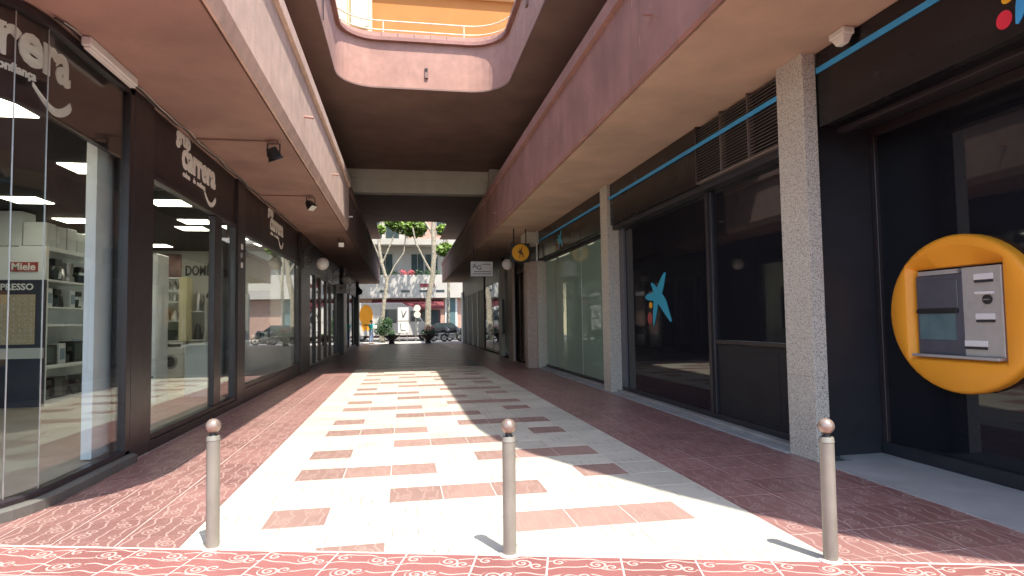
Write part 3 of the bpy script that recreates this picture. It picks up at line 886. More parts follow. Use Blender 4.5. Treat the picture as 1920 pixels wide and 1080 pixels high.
# blue light strip in three runs
for y0, y1, x in ((6.63, 12.91, 4.485), (13.41, 20.0, 4.485)):
    MB().box(x, x + .02, y0, y1, 4.222, 4.282).build('light_strip', 'blue', RB, 0.003)
# green glazed bay
MB().box(4.70, 4.80, 13.41, 20.19, 3.56, 3.655).build('window_head', 'black_panel', RB, 0.004)
MB().box(4.70, 4.80, 13.41, 20.19, 0.056, 0.12).build('window_sill', 'black_panel', RB, 0.006)
for a, b in ((13.42, 15.98), (16.0, 20.15)):
    MB().box(4.742, 4.752, a, b, 0.122, 3.558).build('glass_pane', 'glass_green', RB)
MB().box(4.735, 4.758, 15.981, 15.999, 0.122, 3.558).build('pane_joint', 'alu', RB)
MB().box(4.8, 9.0, 13.3, 21.0, -0.02, 0.05).build('office_floor', 'shop_floor', RB)
MB().box(7.2, 7.3, 12.9, 26, 0.05, 4.5).build('office_wall', 'green_room', RB)
MB().box(4.82, 7.2, 12.95, 13.05, 0.05, 4.5).build('office_wall', 'green_room', RB)
MB().box(4.82, 7.2, 20.8, 20.9, 0.05, 4.5).build('office_wall', 'green_room', RB)
MB().box(4.82, 7.2, 13.05, 20.8, 3.7, 3.8).build('office_ceiling', 'green_room', RB)

# recess with the cash machine
MB().box(4.617, 5.60, 6.36, 6.5, 0, 4.5).build('return_wall', 'black_panel', RB, 0.004)
MB().box(4.63, 4.73, 1.6, 6.12, 3.72, SR - .002).build('fascia', 'bank_fascia', RB, 0.004)
MB().box(4.735, 5.60, 1.6, 6.355, 3.80, 3.9).build('recess_soffit', 'black_panel', RB)
MB().box(5.44, 5.60, 1.6, 6.355, 3.70, 3.797).build('window_head', 'dark_frame', RB, 0.006)
MB().box(4.85, 4.95, 1.6, 6.12, 3.66, 3.715).build('shutter_rail', 'dark_frame', RB, 0.006)
MB().box(5.44, 5.60, 1.6, 6.355, 0.007, 0.14).build('window_sill', 'black_panel', RB, 0.01)
MB().box(5.455, 5.54, 6.28, 6.355, 0.141, 3.698).build('window_jamb', 'dark_frame', RB, 0.005)
MB().box(5.50, 5.53, 1.6, 6.278, 0.141, 3.698).build('glass_pane', 'glass_dark', RB)
MB().box(4.612, 4.63, 1.6, 6.12, 4.332, 4.395).build('light_strip', 'blue', RB, 0.003)
MB().box(5.6, 11.3, 1.5, 1.7, 0, 4.5).build('front_wall', 'gallery_wall', RB)

# far bays on the bank side
for y0, y1, mt, gl in ((20.82, 22.6, 'brown_wood', 'glass'), (22.62, 24.15, 'brown_wood', 'glass'), (25.3, 27.65, 'dark_frame', 'glass'), (28.45, 31.4, 'dark_frame', 'glass'), (31.42, 34.6, 'black_metal', 'glass')):
    far_bay(RB, 4.6, y0, y1, mt, 3.6, -1, gl, SR - .002)
MB().box(4.5, 4.7, 34.62, 47.2, 3.4, SR - .002).build('fascia', 'black_panel', RB)
for y0, y1 in ((34.65, 37.3), (37.5, 40.1), (40.3, 43.2), (43.4, 46.0)):
    MB().box(4.52, 4.6, y0, y1, 0.02, 3.398).build('door_panel', 'matt_black', RB, 0.006)
for y in (37.31, 40.11, 43.21, 46.01):
    MB().box(4.46, 4.62, y, y + .17, 0.01, 3.398).build('door_post', 'alu', RB, 0.004)
MB().box(4.40, 4.62, 46.2, 47.3, 0, 3.8).build('pillar', 'offwhite', RB, 0.01)
MB().box(7.0, 7.1, 21, 47, 0.0, 4.5).build('back_wall', 'shop_wall', RB)
MB().box(4.8, 7.1, 21.0, 47, -0.02, 0.03).build('shop_floor', 'shop_floor', RB)
MB().box(4.8, 11.3, 47.0, 47.2, 0.0, 4.5).build('party_wall', 'gallery_wall', RB)
MB().box(4.05, 4.16, 25.3, 26.2, 1.05, 2.5).build('notice_board', 'black_metal', RB, 0.01)

# ================================================================== SIGNS
EY, EZ, EX = (0, 1, 0), (0, 0, 1), (1, 0, 0)
def carrera_sign(y_right, fn=None, label=None, xs=-3.25):
    """lettering whose right end sits at y_right, reading up the passage"""
    t = thing('shop_sign', label, 'sign', (xs, y_right - 1.1, 3.7), 'cream shop name signs over the windows')
    o = (xs + .002, y_right - 2.12, 4.06)
    put_text('lettering', 'letters', t, 'grup', 0.34, (xs + .002, y_right - 2.16, 4.31), EY, EZ, EX, fn, bold=0.012, extrude=0.008, xscale=0.95)
    put_text('lettering', 'letters', t, 'carrera', 0.56, (xs + .002, y_right - 1.93, 3.99), EY, EZ, EX, fn, bold=0.020, extrude=0.010, xscale=0.99)
    for wd, dy in (('cadena', 0.0), ('de', 0.46), ('confiança', 0.64)):
        put_text('lettering', 'letters', t, wd, 0.115, (xs + .002, y_right - 1.88 + dy, 3.85), EY, EZ, EX, fn, bold=0.004, extrude=0.004, xscale=0.98)
    # smile
    top, bot = [], []
    for i in range(13):
        a = i / 12.0
        yy = y_right - 0.86 + 0.58 * a
        c = 3.85 - 0.20 * math.sin(PI * (0.06 + 0.80 * a)) + 0.02 * a
        w = 0.018 + 0.034 * a
        top.append((yy, c + w)); bot.append((yy, c - w))
    pts = []
    cap = [(top[-1][0] + .03, (top[-1][1] + bot[-1][1]) / 2)]
    poly = top + cap + bot[::-1]
    b = MB().extr(poly, (xs + .002, 0, 0), EY, EZ, EX, 0.012)
    if fn: b.v = [tuple(fn(Vector(p))) for p in b.v]
    b.build('smile', 'letters', t)
    return t
def around(p):
    x, y = bend(CY - p.y, CR - .03)
    s_ = CY - p.y
    if s_ <= 0: return Vector((p.x, p.y, p.z))
    a = s_ / CR; e = p.x + 3.28
    return Vector((x + e * math.cos(a), y - e * math.sin(a), p.z))
carrera_sign(7.0, around, 'cream shop lettering behind the curved corner glass, cut off by the glass joints', -3.28)
carrera_sign(11.74, None, 'cream shop lettering over the window between the first two dark pillars')
carrera_sign(17.95, None, 'small looking cream shop lettering above the window with the white counter')

def star(t, X, yc, zc, h, cols, nx=-1):
    """emblem on a face that looks towards -x; u runs towards -y"""
    P_ = [(490, 145), (500, 165), (487, 230), (472, 310), (452, 390), (440, 432), (470, 480), (495, 530), (522, 640), (545, 730), (562, 800), (553, 822), (540, 812), (500, 752), (455, 680), (415, 612), (380, 560), (370, 640), (352, 730), (330, 830), (314, 876), (304, 862), (305, 780), (308, 690), (315, 605), (318, 520),
          (270, 515), (225, 500), (203, 482), (197, 460), (207, 438), (240, 416), (285, 408), (322, 406), (305, 340), (290, 290), (287, 266), (296, 258), (320, 275), (345, 305), (374, 345), (405, 275), (440, 205), (478, 150)]
    k = h / 740.0
    sx = 2.4
    f = lambda x, y: (-(x - 390) * k * sx, (500 - y) * k)
    def put(poly, name, mt):
        MB().extr([f(x, y) for x, y in poly], (X, yc, zc), (0, 1, 0), (0, 0, 1), (nx, 0, 0), 0.006).build(name, mt, t)
    put(P_, 'star', cols[0])
    put([(275 + 23 * math.cos(2 * PI * i / 16), 582 + 45 * math.sin(2 * PI * i / 16)) for i in range(16)], 'yellow_dot', cols[1])
    put([(258 + 33 * math.cos(2 * PI * i / 16), 770 + 90 * math.sin(2 * PI * i / 16)) for i in range(16)], 'red_dot', cols[2])
t = thing('bank_emblem', 'large blue star emblem with yellow and red dots on black window glass', 'emblem', (4.73, 10.95, 1.5))
star(t, 4.734, 10.92, 1.965, 1.0, ('blue_dull', 'yellow', 'red_dull'))
t = thing('bank_emblem', 'blue star emblem with red dot on the black fascia above the cash machine', 'emblem', (4.62, 3.7, 3.7))
star(t, 4.629, 3.68, 4.10, 0.60, ('blue', 'yellow', 'red'))
t = thing('bank_emblem', 'small blue star emblem on the fascia above the green window', 'emblem', (4.51, 17, 3.7))
star(t, 4.519, 17.35, 3.93, 0.55, ('blue_dull', 'yellow', 'red_dull'))

# round yellow projecting sign
t = thing('projecting_sign', 'round yellow bank sign on a black square hanging from the soffit', 'sign', (3.75, 19.5, 3.5))
MB().box(3.44, 4.06, 19.5, 19.62, 3.48, 4.10).build('sign_box', 'black_metal', t, 0.015)
MB().cyl((3.75, 19.499, 3.79), (3.75, 19.44, 3.79), 0.275, n=32).build('sign_disc', 'yellow', t, 0.01)
stp = [(490, 145), (440, 432), (495, 530), (560, 800), (540, 812), (380, 560), (314, 876), (304, 862), (318, 520), (225, 500), (197, 460), (240, 416), (322, 406), (287, 266), (296, 258), (374, 345), (478, 150)]
MB().extr([((x - 380) * .00062 * 0.95, (500 - y) * .00055) for x, y in stp], (3.75, 19.44, 3.79), (1, 0, 0), (0, 0, 1), (0, -1, 0), 0.005).build('emblem', 'brown_wood', t)
MB().cyl((3.95, 19.56, 4.10), (3.95, 19.56, SR), 0.02, n=8).build('hanger', 'black_metal', t)
MB().cyl((3.55, 19.56, 4.10), (3.55, 19.56, SR), 0.02, n=8).build('hanger', 'black_metal', t)
# white AG board
t = thing('hanging_board', 'white rectangular office board lettered AG hanging before the far columns', 'sign', (3.05, 24, 3.35))
MB().box(2.62, 3.50, 24.0, 24.05, 3.36, 3.94).build('board', 'white', t, 0.006)
put_text('lettering', 'ink', t, 'A', 0.26, (2.69, 23.998, 3.68), (1, 0, 0), (0, 0, 1), (0, -1, 0), extrude=0.004)
put_text('lettering', 'ink', t, 'G', 0.26, (2.86, 23.998, 3.62), (1, 0, 0), (0, 0, 1), (0, -1, 0), extrude=0.004)
for x0, x1, z in ((3.08, 3.42, 3.82), (2.75, 3.42, 3.53), (2.70, 3.44, 3.44)):
    MB().box(x0, x1, 23.994, 24.0, z, z + .025).build('text_line', 'atm_grey', t)
MB().cyl((2.75, 24.025, 3.94), (2.75, 24.025, SR), 0.012, n=6).build('hanger', 'black_metal', t)
MB().cyl((3.37, 24.025, 3.94), (3.37, 24.025, SR), 0.012, n=6).build('hanger', 'black_metal', t)
# white board on the shop side
t = thing('hanging_board', 'small white square board hanging among the far dark shop posts', 'sign', (-3.0, 31, 3.2))
MB().box(-3.23, -2.72, 31.0, 31.05, 3.05, 3.5).build('board', 'white', t, 0.006)
put_text('lettering', 'ink', t, 'P', 0.26, (-3.05, 30.998, 3.2), (1, 0, 0), (0, 0, 1), (0, -1, 0), extrude=0.004)
MB().cyl((-2.98, 31.025, 3.5), (-2.98, 31.025, 4.5), 0.012, n=6).build('hanger', 'black_metal', t)

# ================================================================== BOLLARDS
def bollard(x, y, label, tilt=(0, 0)):
    t = thing('bollard', label, 'bollard', (x, y, 0), 'bollards across the passage mouth')
    r = 0.046
    MB().lathe((x, y, 0), [(r, -0.01), (r, 0.765), (r + .002, 0.767), (r + .002, 0.773), (r, 0.776), (r, 0.792), (r - .004, 0.80), (0.001, 0.80)], 24).build('post', 'bollard', t)
    MB().lathe((x, y, 0), [(0.030, 0.80), (0.024, 0.812), (0.030, 0.826)], 20).build('neck', 'black_metal', t)
    MB().sphere((x, y, 0.87), 0.052, 24, 16).build('ball', 'brass', t)
    rg = MB()
    rg.lathe((x, y, 0), [(r + .03, 0.0015), (r + .022, 0.007), (r, 0.010)], 20)
    rg.build('mortar_collar', 'mortar', t)
    t.rotation_euler = (tilt[0], tilt[1], 0)
bollard(-1.36, 4.83, 'beige metal bollard with copper ball top standing nearest the shop windows', (0.0, -0.004))
bollard(0.71, 4.25, 'beige metal bollard with copper ball top in the middle of the cream tiles', (0.005, 0.004))
bollard(2.75, 3.70, 'beige metal bollard with copper ball top standing nearest the cash machine', (0, 0.006))

# ================================================================== LAMPS AND CABLES UNDER THE LEFT SOFFIT
def floodlight(x, y, z, label, aim):
    t = thing('floodlight', label, 'floodlight', (x, y, z), 'floodlights under the soffit')
    MB().box(x - .06, x + .06, y - .05, y + .05, z - .05, z - .001).build('mount_box', 'soffit', t, 0.006)
    MB().box(x - .10, x - .085, y - .02, y + .02, z - .26, z - .05).box(x + .085, x + .10, y - .02, y + .02, z - .26, z - .05).box(x - .10, x + .10, y - .02, y + .02, z - .056, z - .05).build('bracket', 'black_metal', t)
    c = Vector((x, y, z - .22)); d = Vector(aim).normalized()
    a = d.cross(Vector((0, 0, 1))).normalized(); b = a.cross(d)
    h = MB()
    pts = []
    for s_, w, hh in ((-.11, .07, .05), (.05, .085, .075), (.09, .10, .09)):
        pts += [c + d * s_ + a * sx_ * w + b * sy_ * hh for sx_, sy_ in ((-1, -1), (1, -1), (1, 1), (-1, 1))]
    fs = [(0, 3, 2, 1)] + [(i * 4 + k, i * 4 + (k + 1) % 4, i * 4 + 4 + (k + 1) % 4, i * 4 + 4 + k) for i in (0, 1) for k in range(4)] + [(8, 9, 10, 11)]
    h.faces(pts, fs); h.build('housing', 'black_metal', t, 0.006)
    MB().extr([(-.085, -.075), (.085, -.075), (.085, .075), (-.085, .075)], c + d * .0905, a, b, d, 0.004).build('lens', 'alu', t)
    return t
floodlight(-2.0, 10.1, 4.498, 'black floodlight hanging from the soffit nearest the camera', (0.35, 0.3, -0.9))
floodlight(-2.05, 14.4, 4.498, 'black floodlight on the soffit opposite the middle of the white counter window', (0.45, -0.3, -0.7))
floodlight(-2.05, 21.4, 4.498, 'farthest black floodlight with its pale lens turned to the viewer', (0.1, -0.9, -0.45))
for y, x1, lab in ((10.1, -2.06, 'thin brown conduit running across the soffit to the nearest floodlight'), (14.4, -2.11, 'thin brown conduit running across the soffit to the second floodlight')):
    tag(MB().tube([(-3.2, y, 4.44), (-3.15, y, 4.478), (x1, y, 4.478)], 0.014, 6).build('conduit', 'soffit'), lab, 'conduit')
t = thing('strip_light', 'white strip light fixed under the soffit above the curved glass', 'lamp', (-3.1, 7.2, 4.4))
MB().box(-3.14, -3.04, 6.62, 7.72, 4.40, 4.497).build('housing', 'white', t, 0.012)
MB().box(-3.125, -3.055, 6.64, 7.70, 4.372, 4.40).build('diffuser', 'globe', t, 0.01)
pth = []
for i in range(64):
    y = 6.2 + i * 0.22
    pth.append((-3.16 + 0.012 * math.sin(i * 1.7), y, 4.463 + 0.018 * math.sin(i * 0.9) + random.uniform(-.006, .006)))
tag(MB().tube(pth, 0.012, 5).build('cable', 'black_metal'), 'dark loose cable running along the shop signs under the soffit', 'cable')
pth = [(x + 0.03, y + .1, z + .012) for x, y, z in pth[:58]]
tag(MB().tube(pth, 0.008, 5).build('cable', 'alu'), 'pale thin cable beside the dark one above the shop signs', 'cable')

# ================================================================== GLOBE LAMPS
def globe_lamp(x, y, z, xw, label, mt='globe', r=0.205):
    t = thing('wall_lamp', label, 'lamp', (xw, y, z), 'globe wall lamps on scrolled brackets')
    s_ = 1 if x > xw else -1
    path = []
    for i in range(15):
        a = i / 14.0
        path.append((xw + s_ * (abs(x - xw) * a), y, z + 0.32 + 0.28 * math.sin(PI * a) - 0.06 * a))
    MB().tube(path, 0.016, 6).build('arm', 'black_metal', t)
    sc_ = []
    for i in range(26):
        a = i / 25.0 * 3.6 * PI; rr = 0.02 + 0.012 * a
        sc_.append((xw + s_ * (0.17 + rr * math.cos(a)), y, z + 0.12 + rr * math.sin(a)))
    MB().tube(sc_, 0.012, 5).build('scroll', 'black_metal', t)
    MB().box(xw - .012, xw + .012, y - .05, y + .05, z - .15, z + .5).build('wall_plate', 'black_metal', t, 0.004)
    MB().sphere((x, y, z), r, 24, 16).build('globe', mt, t)
    MB().lathe((x, y, z), [(0.08, 0.18), (0.085, 0.205), (0.05, 0.235), (0.018, 0.27)], 14).build('cap', 'black_metal', t)
globe_lamp(-2.56, 20.6, 3.53, -3.165, 'white globe lamp on the dark pillar nearest the third shop sign')
globe_lamp(-2.62, 29.6, 3.62, -3.22, 'white globe lamp further along the shop side, beside the hanging P board', 'globe')
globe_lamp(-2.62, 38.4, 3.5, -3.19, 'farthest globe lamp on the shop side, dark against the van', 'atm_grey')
globe_lamp(3.78, 22.2, 3.66, 4.5, 'white globe lamp behind the round yellow sign')
# alarm box
t = thing('alarm_box', 'small cream alarm box under the soffit beside the blue light strip', 'alarm', (4.5, 5.6, 4.4))
MB().prism([(4.46, 5.47), (4.60, 5.47), (4.60, 5.70), (4.46, 5.70)], 4.50, 4.573).build('back_plate', 'offwhite', t, 0.012)
MB().faces([(4.47, 5.49, 4.50), (4.59, 5.49, 4.50), (4.59, 5.68, 4.50), (4.47, 5.68, 4.50), (4.50, 5.53, 4.42), (4.57, 5.53, 4.42), (4.57, 5.64, 4.42), (4.50, 5.64, 4.42)], [(3, 2, 1, 0), (4, 5, 6, 7), (0, 1, 5, 4), (1, 2, 6, 5), (2, 3, 7, 6), (3, 0, 4, 7)]).build('cover', 'offwhite', t, 0.01)

# ================================================================== CASH MACHINE
t = thing('cash_machine', 'cash machine with a large orange oval surround on the black glass', 'cash machine', (5.5, 5.3, 0.8))
yc, zc, ry, rz = 5.25, 1.60, 0.83, 0.79
NS = 48
ORD = ['first', 'second', 'third', 'fourth', 'fifth', 'sixth', 'seventh', 'eighth', 'ninth', 'tenth']
def ell(a, k, dx): return (5.498 - dx, yc + ry * k * math.cos(a), zc + rz * k * math.sin(a))
# rectangle opening
oy0, oy1, oz0, oz1 = 4.76, 5.80, 1.155, 2.08
def rectpt(a, grow=0.0, dx=0.0):
    c, s_ = math.cos(a), math.sin(a)
    hy, hz = (oy1 - oy0) / 2 + grow, (oz1 - oz0) / 2 + grow
    my, mz = (oy0 + oy1) / 2, (oz0 + oz1) / 2
    k = min(hy / max(abs(c), 1e-6), hz / max(abs(s_), 1e-6))
    return (5.498 - dx, my + k * c, mz + k * s_)
def hood(a, grow, dx):
    x, y, z = rectpt(a, grow, dx)
    hy = (oy1 - oy0) / 2 + grow; my = (oy0 + oy1) / 2
    if z > oz1 + grow - 1e-4:
        z += 0.17 * (1 - ((y - my) / hy) ** 2)
    return (x, y, z)
angs = sorted(set([2 * PI * i / NS for i in range(NS)] + [math.atan2(sg2 * (oz1 - oz0) / 2, sg1 * (oy1 - oy0) / 2) % (2 * PI) for sg1 in (-1, 1) for sg2 in (-1, 1)]))
n = len(angs)
rings = [[ell(a, 1.0, 0.0) for a in angs], [ell(a, 1.0, 0.08) for a in angs], [ell(a, 0.985, 0.108) for a in angs], [ell(a, 0.955, 0.12) for a in angs],
         [hood(a, 0.045, 0.12) for a in angs], [hood(a, 0.03, 0.112) for a in angs], [rectpt(a, 0.0, 0.03) for a in angs], [rectpt(a, -0.01, 0.0) for a in angs]]
b = MB()
pts = [p_ for r in rings for p_ in r]
fs = []
for i in range(len(rings) - 1):
    for k in range(n):
        fs.append((i * n + k, i * n + (k + 1) % n, (i + 1) * n + (k + 1) % n, (i + 1) * n + k))
b.faces(pts, fs, True)
sur = b.build('surround', 'orange', t)
# machine face inside
ymid = 5.20
MB().box(5.445, 5.515, ymid + .01, oy1 - .03, oz0 + .03, oz1 - .08).build('screen_bezel', 'atm_grey', t, 0.008)
MB().box(5.437, 5.445, ymid + .10, oy1 - .07, oz0 + .18, oz0 + .45).build('screen', 'atm_screen', t)
MB().box(5.433, 5.445, ymid + .06, oy1 - .05, oz0 + .50, oz1 - .13).build('upper_flap', 'atm_grey', t, 0.006)
MB().box(5.415, 5.445, ymid + .06, oy1 - .05, oz0 + .455, oz0 + .495).build('ledge', 'black_metal', t, 0.003)
MB().box(5.450, 5.515, ymid + .06, oy1 - .06, oz1 - .075, oz1 - .03).build('light_bar', 'atm_steel', t)
fc = MB().box(5.430, 5.515, oy0 + .03, ymid, oz0 + .03, oz1 - .03).build('slot_panel', 'atm_steel', t, 0.006)
for z, y0, y1 in ((1.93, 4.86, 5.06), (1.55, 4.86, 5.06), (1.29, 4.95, 5.19)):
    MB().box(5.415, 5.430, y0, y1, z - .01, z + .05).build('slot_lip', 'white', t, 0.004)
    MB().box(5.412, 5.430, y0 + .01, y1 - .01, z - .035, z - .012).build('slot', 'ink', t)
MB().cyl((5.430, 4.93, 1.73), (5.410, 4.93, 1.73), 0.045, n=18).build('card_reader', 'black_metal', t)
MB().box(5.405, 5.411, 4.90, 4.96, 1.725, 1.735).build('card_slot', 'alu', t)
MB().box(5.415, 5.430, 4.86, 5.06, 1.78, 1.81).build('slot_lip', 'white', t, 0.004)
MB().box(5.355, 5.515, oy0 + .03, oy1 - .03, oz0 + .002, oz0 + .03).build('shelf', 'atm_steel', t, 0.005)

# ================================================================== SHOP INTERIOR
LL = ['lit ceiling panel just behind the curved corner glass', 'lit ceiling panel beside the white display board, nearest the first dark pillar', 'larger looking lit ceiling panel at the head of the second shop window',
      'lit ceiling panel at the mullion of the second shop window', 'lit ceiling panel above the espresso display, seen through the corner glass', 'lit ceiling panel above the row of cartons on the tall cabinet',
      'lowest looking lit ceiling panel near the wall with dark letters', 'lit ceiling panel above the long white counter in the third window', 'lit ceiling panel deep inside, left of the espresso display', 'lit ceiling panel deep inside above the far end of the tall cabinet',
      'added fill light panel over the near half of the white counter, set back from the glass', 'added fill light panel over the far half of the white counter, set back from the glass',  # from here on, panels added only to brighten the third bay
      'added fill light panel close behind the third window glass, nearer the second pillar', 'added fill light panel close behind the third window glass, nearer the globe lamp']
for i, (x, y, w) in enumerate(((-4.2, 7.1, ''), (-4.45, 9.75, ''), (-4.3, 12.35, ''), (-4.5, 14.55, ''), (-6.65, 12.3, ''), (-6.95, 14.6, ''), (-6.9, 19.0, ''), (-4.4, 17.2, ''), (-6.8, 9.6, ''), (-6.8, 17.0, ''), (-4.9, 15.6, ''), (-4.9, 18.9, ''), (-3.85, 15.4, ''), (-3.85, 18.6, ''))):
    o = MB().box(x - .3, x + .3, y - .3, y + .3, 3.885, 3.898).build('ceiling_light', 'lamp_panel')
    tag(o, LL[i], 'ceiling light', 'lit panels in the shop ceiling')

# tall white display cabinet run
def appliance(kind, x, y, z, w, d, h, mt, label, group):
    """small goods facing +x: w along y, d along x"""
    t = thing(kind, label, 'appliance', (x, y, z), group)
    if kind == 'coffee_maker':
        MB().box(x - d, x - d * .55, y, y + w, z, z + h).build('tank', mt, t, 0.01)
        MB().box(x - d, x, y, y + w, z + h * .7, z + h).build('head', mt, t, 0.012)
        MB().box(x - d, x, y, y + w, z, z + h * .1).build('base', mt, t, 0.006)
        MB().cyl((x - d * .27, y + w / 2, z + h * .1), (x - d * .27, y + w / 2, z + h * .5), w * .3, w * .34, 12).build('jug', 'window_glass', t)
    elif kind == 'blender':
        MB().lathe((x - d / 2, y + w / 2, z), [(w * .42, 0), (w * .40, h * .3), (w * .28, h * .36), (w * .30, h * .4), (w * .40, h * .92), (w * .40, h), (.001, h)], 14).build('body', mt, t)
    elif kind == 'kettle':
        MB().lathe((x - d / 2, y + w / 2, z), [(w * .45, 0), (w * .46, h * .2), (w * .36, h * .75), (w * .26, h * .9), (.05 * w, h)], 14).build('body', mt, t)
        MB().tube([(x - d / 2, y + w * .12, z + h * .8), (x - d / 2, y - w * .12, z + h * .7), (x - d / 2, y + w * .02, z + h * .25)], w * .05, 6).build('handle', 'appliance_dark', t)
    elif kind == 'microwave_oven':
        MB().box(x - d, x, y, y + w, z, z + h).build('body', mt, t, 0.008)
        MB().box(x, x + .008, y + w * .05, y + w * .7, z + h * .12, z + h * .88).build('door', 'window_glass', t)
        MB().box(x, x + .006, y + w * .74, y + w * .96, z + h * .12, z + h * .88).build('control_panel', 'appliance_dark', t)
    else:
        MB().box(x - d, x, y, y + w, z, z + h).build('body', mt, t, 0.01)
        MB().box(x, x + .006, y + w * .15, y + w * .85, z + h * .2, z + h * .75).build('front', 'carton_blue' if mt == 'carton' else 'appliance_steel', t)
    return t

t = thing('display_cabinet', 'tall white shop cabinet with open shelves behind the corner glass', 'cabinet', (-6.9, 14.5, 0.1))
CXF = -6.76
MB().box(CXF - .9, CXF, 13.17, 13.22, 2.52, 3.16).build('header_panel', 'shop_white', t, 0.004)
MB().box(CXF - .9, CXF, 13.17, 13.22, 0.10, 2.52).build('end_panel', 'display_navy', t)
MB().box(CXF - .9, CXF - .5, 13.22, 18.4, 0.10, 3.16).build('back_panel', 'shop_white', t)
for z0, z1 in ((3.10, 3.18), (2.50, 2.54), (1.98, 2.01), (1.62, 1.67), (0.80, 0.87), (0.10, 0.20)):
    MB().box(CXF - .5, CXF, 13.22, 18.4, z0, z1).build('shelf', 'shop_white', t, 0.004)
for y in (13.22, 15.9, 18.36):
    MB().box(CXF - .5, CXF + .005, y, y + .04, 0.2, 3.1).build('upright', 'shop_white', t)
MB().box(CXF - 1.05, CXF - .16, 13.155, 13.169, 1.29, 2.24).build('capsule_panel', 'coffee_tan', t)
for i in range(7):
    for j in range(9):
        MB().cyl((CXF - .22 - i * .1, 13.155, 1.36 + j * .1), (CXF - .22 - i * .1, 13.145, 1.36 + j * .1), 0.014, n=8).build('capsule', 'alu', t)
MB().box(CXF - .9, CXF, 13.13, 13.169, 1.02, 1.22).build('drawer_band', 'shop_wall', t)
put_text('lettering', 'white', t, 'ESPRESSO', 0.17, (CXF - .20, 13.168, 2.33), (1, 0, 0), (0, 0, 1), (0, -1, 0), align='RIGHT', bold=.004, extrude=.003)
MB().box(CXF - .62, CXF - .13, 13.15, 13.169, 2.68, 2.86).build('brand_plate', 'red_dull', t)
put_text('lettering', 'white', t, 'Miele', 0.19, (CXF - .375, 13.149, 2.71), (1, 0, 0), (0, 0, 1), (0, -1, 0), align='CENTER', bold=.005, extrude=.003)
# goods
sets = ((2.54, 'top', ('blender', 'coffee_maker', 'kettle', 'blender', 'coffee_maker'), .44), (2.01, 'second', ('carton', 'coffee_maker', 'kettle', 'carton', 'coffee_maker'), .36), (0.87, 'third', ('microwave_oven', 'carton', 'coffee_maker', 'microwave_oven', 'carton'), .5), (0.20, 'lowest', ('coffee_maker', 'microwave_oven', 'blender', 'coffee_maker', 'microwave_oven'), .48))
for z, nm, kinds, hh in sets:
    y = 13.32
    for ki, kd in enumerate(kinds):
        w = 0.44 if kd == 'microwave_oven' else random.uniform(.2, .3)
        real = 'boxed_appliance' if kd == 'carton' else kd
        mt = 'carton' if kd == 'carton' else random.choice(('appliance_dark', 'appliance_dark', 'appliance_steel'))
        appliance(real, CXF - .06, y, z + .002, w, .3, min(hh, random.uniform(.3, .5)), mt, '%s, %s from the navy display on the cabinet\'s %s shelf' % ({'blender': 'blender jug', 'coffee_maker': 'small coffee maker', 'kettle': 'kettle', 'microwave_oven': 'small microwave oven', 'boxed_appliance': 'boxed appliance with blue front'}[real], ORD[ki], nm), 'goods on the %s cabinet shelf' % nm)
        y += w + .06
for i, (y, w, h) in enumerate(((13.2, .36, .46), (13.6, .34, .44), (13.98, .36, .46), (14.38, .34, .42), (14.76, .36, .45), (15.2, .4, .4))):
    o = MB().box(CXF - .42, CXF - .03, y, y + w, 3.182, 3.182 + h).build('carton', 'carton', None, 0.006)
    tag(o, 'pale product carton, %s from the corner on top of the tall white cabinet' % ORD[i], 'carton', 'cartons on the tall cabinet')
o = MB().box(CXF - .95, CXF - .47, 13.25, 13.7, 3.182, 3.86).build('carton', 'carton', None, 0.006)
tag(o, 'larger bluish carton standing left of the carton row on the cabinet', 'carton')

# things in the second bay
t = thing('tall_fridge', 'tall white fridge with a column of small lights by the second shop window', 'fridge', (-4.8, 13.2, 0.1))
MB().box(-5.2, -4.72, 13.0, 13.6, 0.1, 3.02).build('body', 'appliance_white', t, 0.012)
MB().box(-5.19, -4.73, 12.975, 12.998, 0.85, 3.0).build('door', 'appliance_white', t, 0.006)
MB().box(-5.19, -4.73, 12.975, 12.998, 0.13, 0.83).build('door', 'appliance_white', t, 0.006)
for i in range(24):
    MB().box(-4.86, -4.84, 12.968, 12.976, 0.95 + i * .062, 0.975 + i * .062).build('indicator_light', 'led', t)
MB().box(-4.80, -4.76, 12.95, 12.975, 0.6, 0.64).build('handle', 'appliance_dark', t)
def washer(x0, x1, y, z0, h, label):
    t = thing('washing_machine', label, 'washing machine', ((x0 + x1) / 2, y + .3, z0), 'washing machines in the shop')
    c = (x0 + x1) / 2; w = x1 - x0
    MB().box(x0, x1, y, y + .6, z0, z0 + h).build('body', 'appliance_white', t, 0.012)
    MB().cyl((c, y + .004, z0 + h * .45), (c, y - .03, z0 + h * .45), w * .33, w * .30, 24).build('door_ring', 'appliance_steel', t)
    MB().cyl((c, y - .03, z0 + h * .45), (c, y - .045, z0 + h * .45), w * .22, w * .2, 24).build('door_glass', 'appliance_dark', t)
    MB().box(x0 + w * .35, x1 - .03, y - .008, y + .002, z0 + h * .86, z0 + h * .95).build('control_panel', 'appliance_dark', t)
    MB().box(x0 + .02, x0 + w * .3, y - .006, y + .002, z0 + h * .86, z0 + h * .96).build('drawer', 'appliance_white', t)
washer(-7.0, -6.35, 19.4, 0.1, 1.02, 'washing machine under the white shelf rack, seen beside the tall fridge')
washer(-6.3, -5.7, 19.75, 0.1, 1.0, 'washing machine with dark round door near the mullion of the second window')
t = thing('shelf_rack', 'white shelf rack with small goods above the washing machines', 'shelf', (-6.6, 19.6, 1.15))
MB().box(-7.02, -6.98, 19.42, 19.9, 1.14, 3.02).build('side_panel', 'shop_white', t)
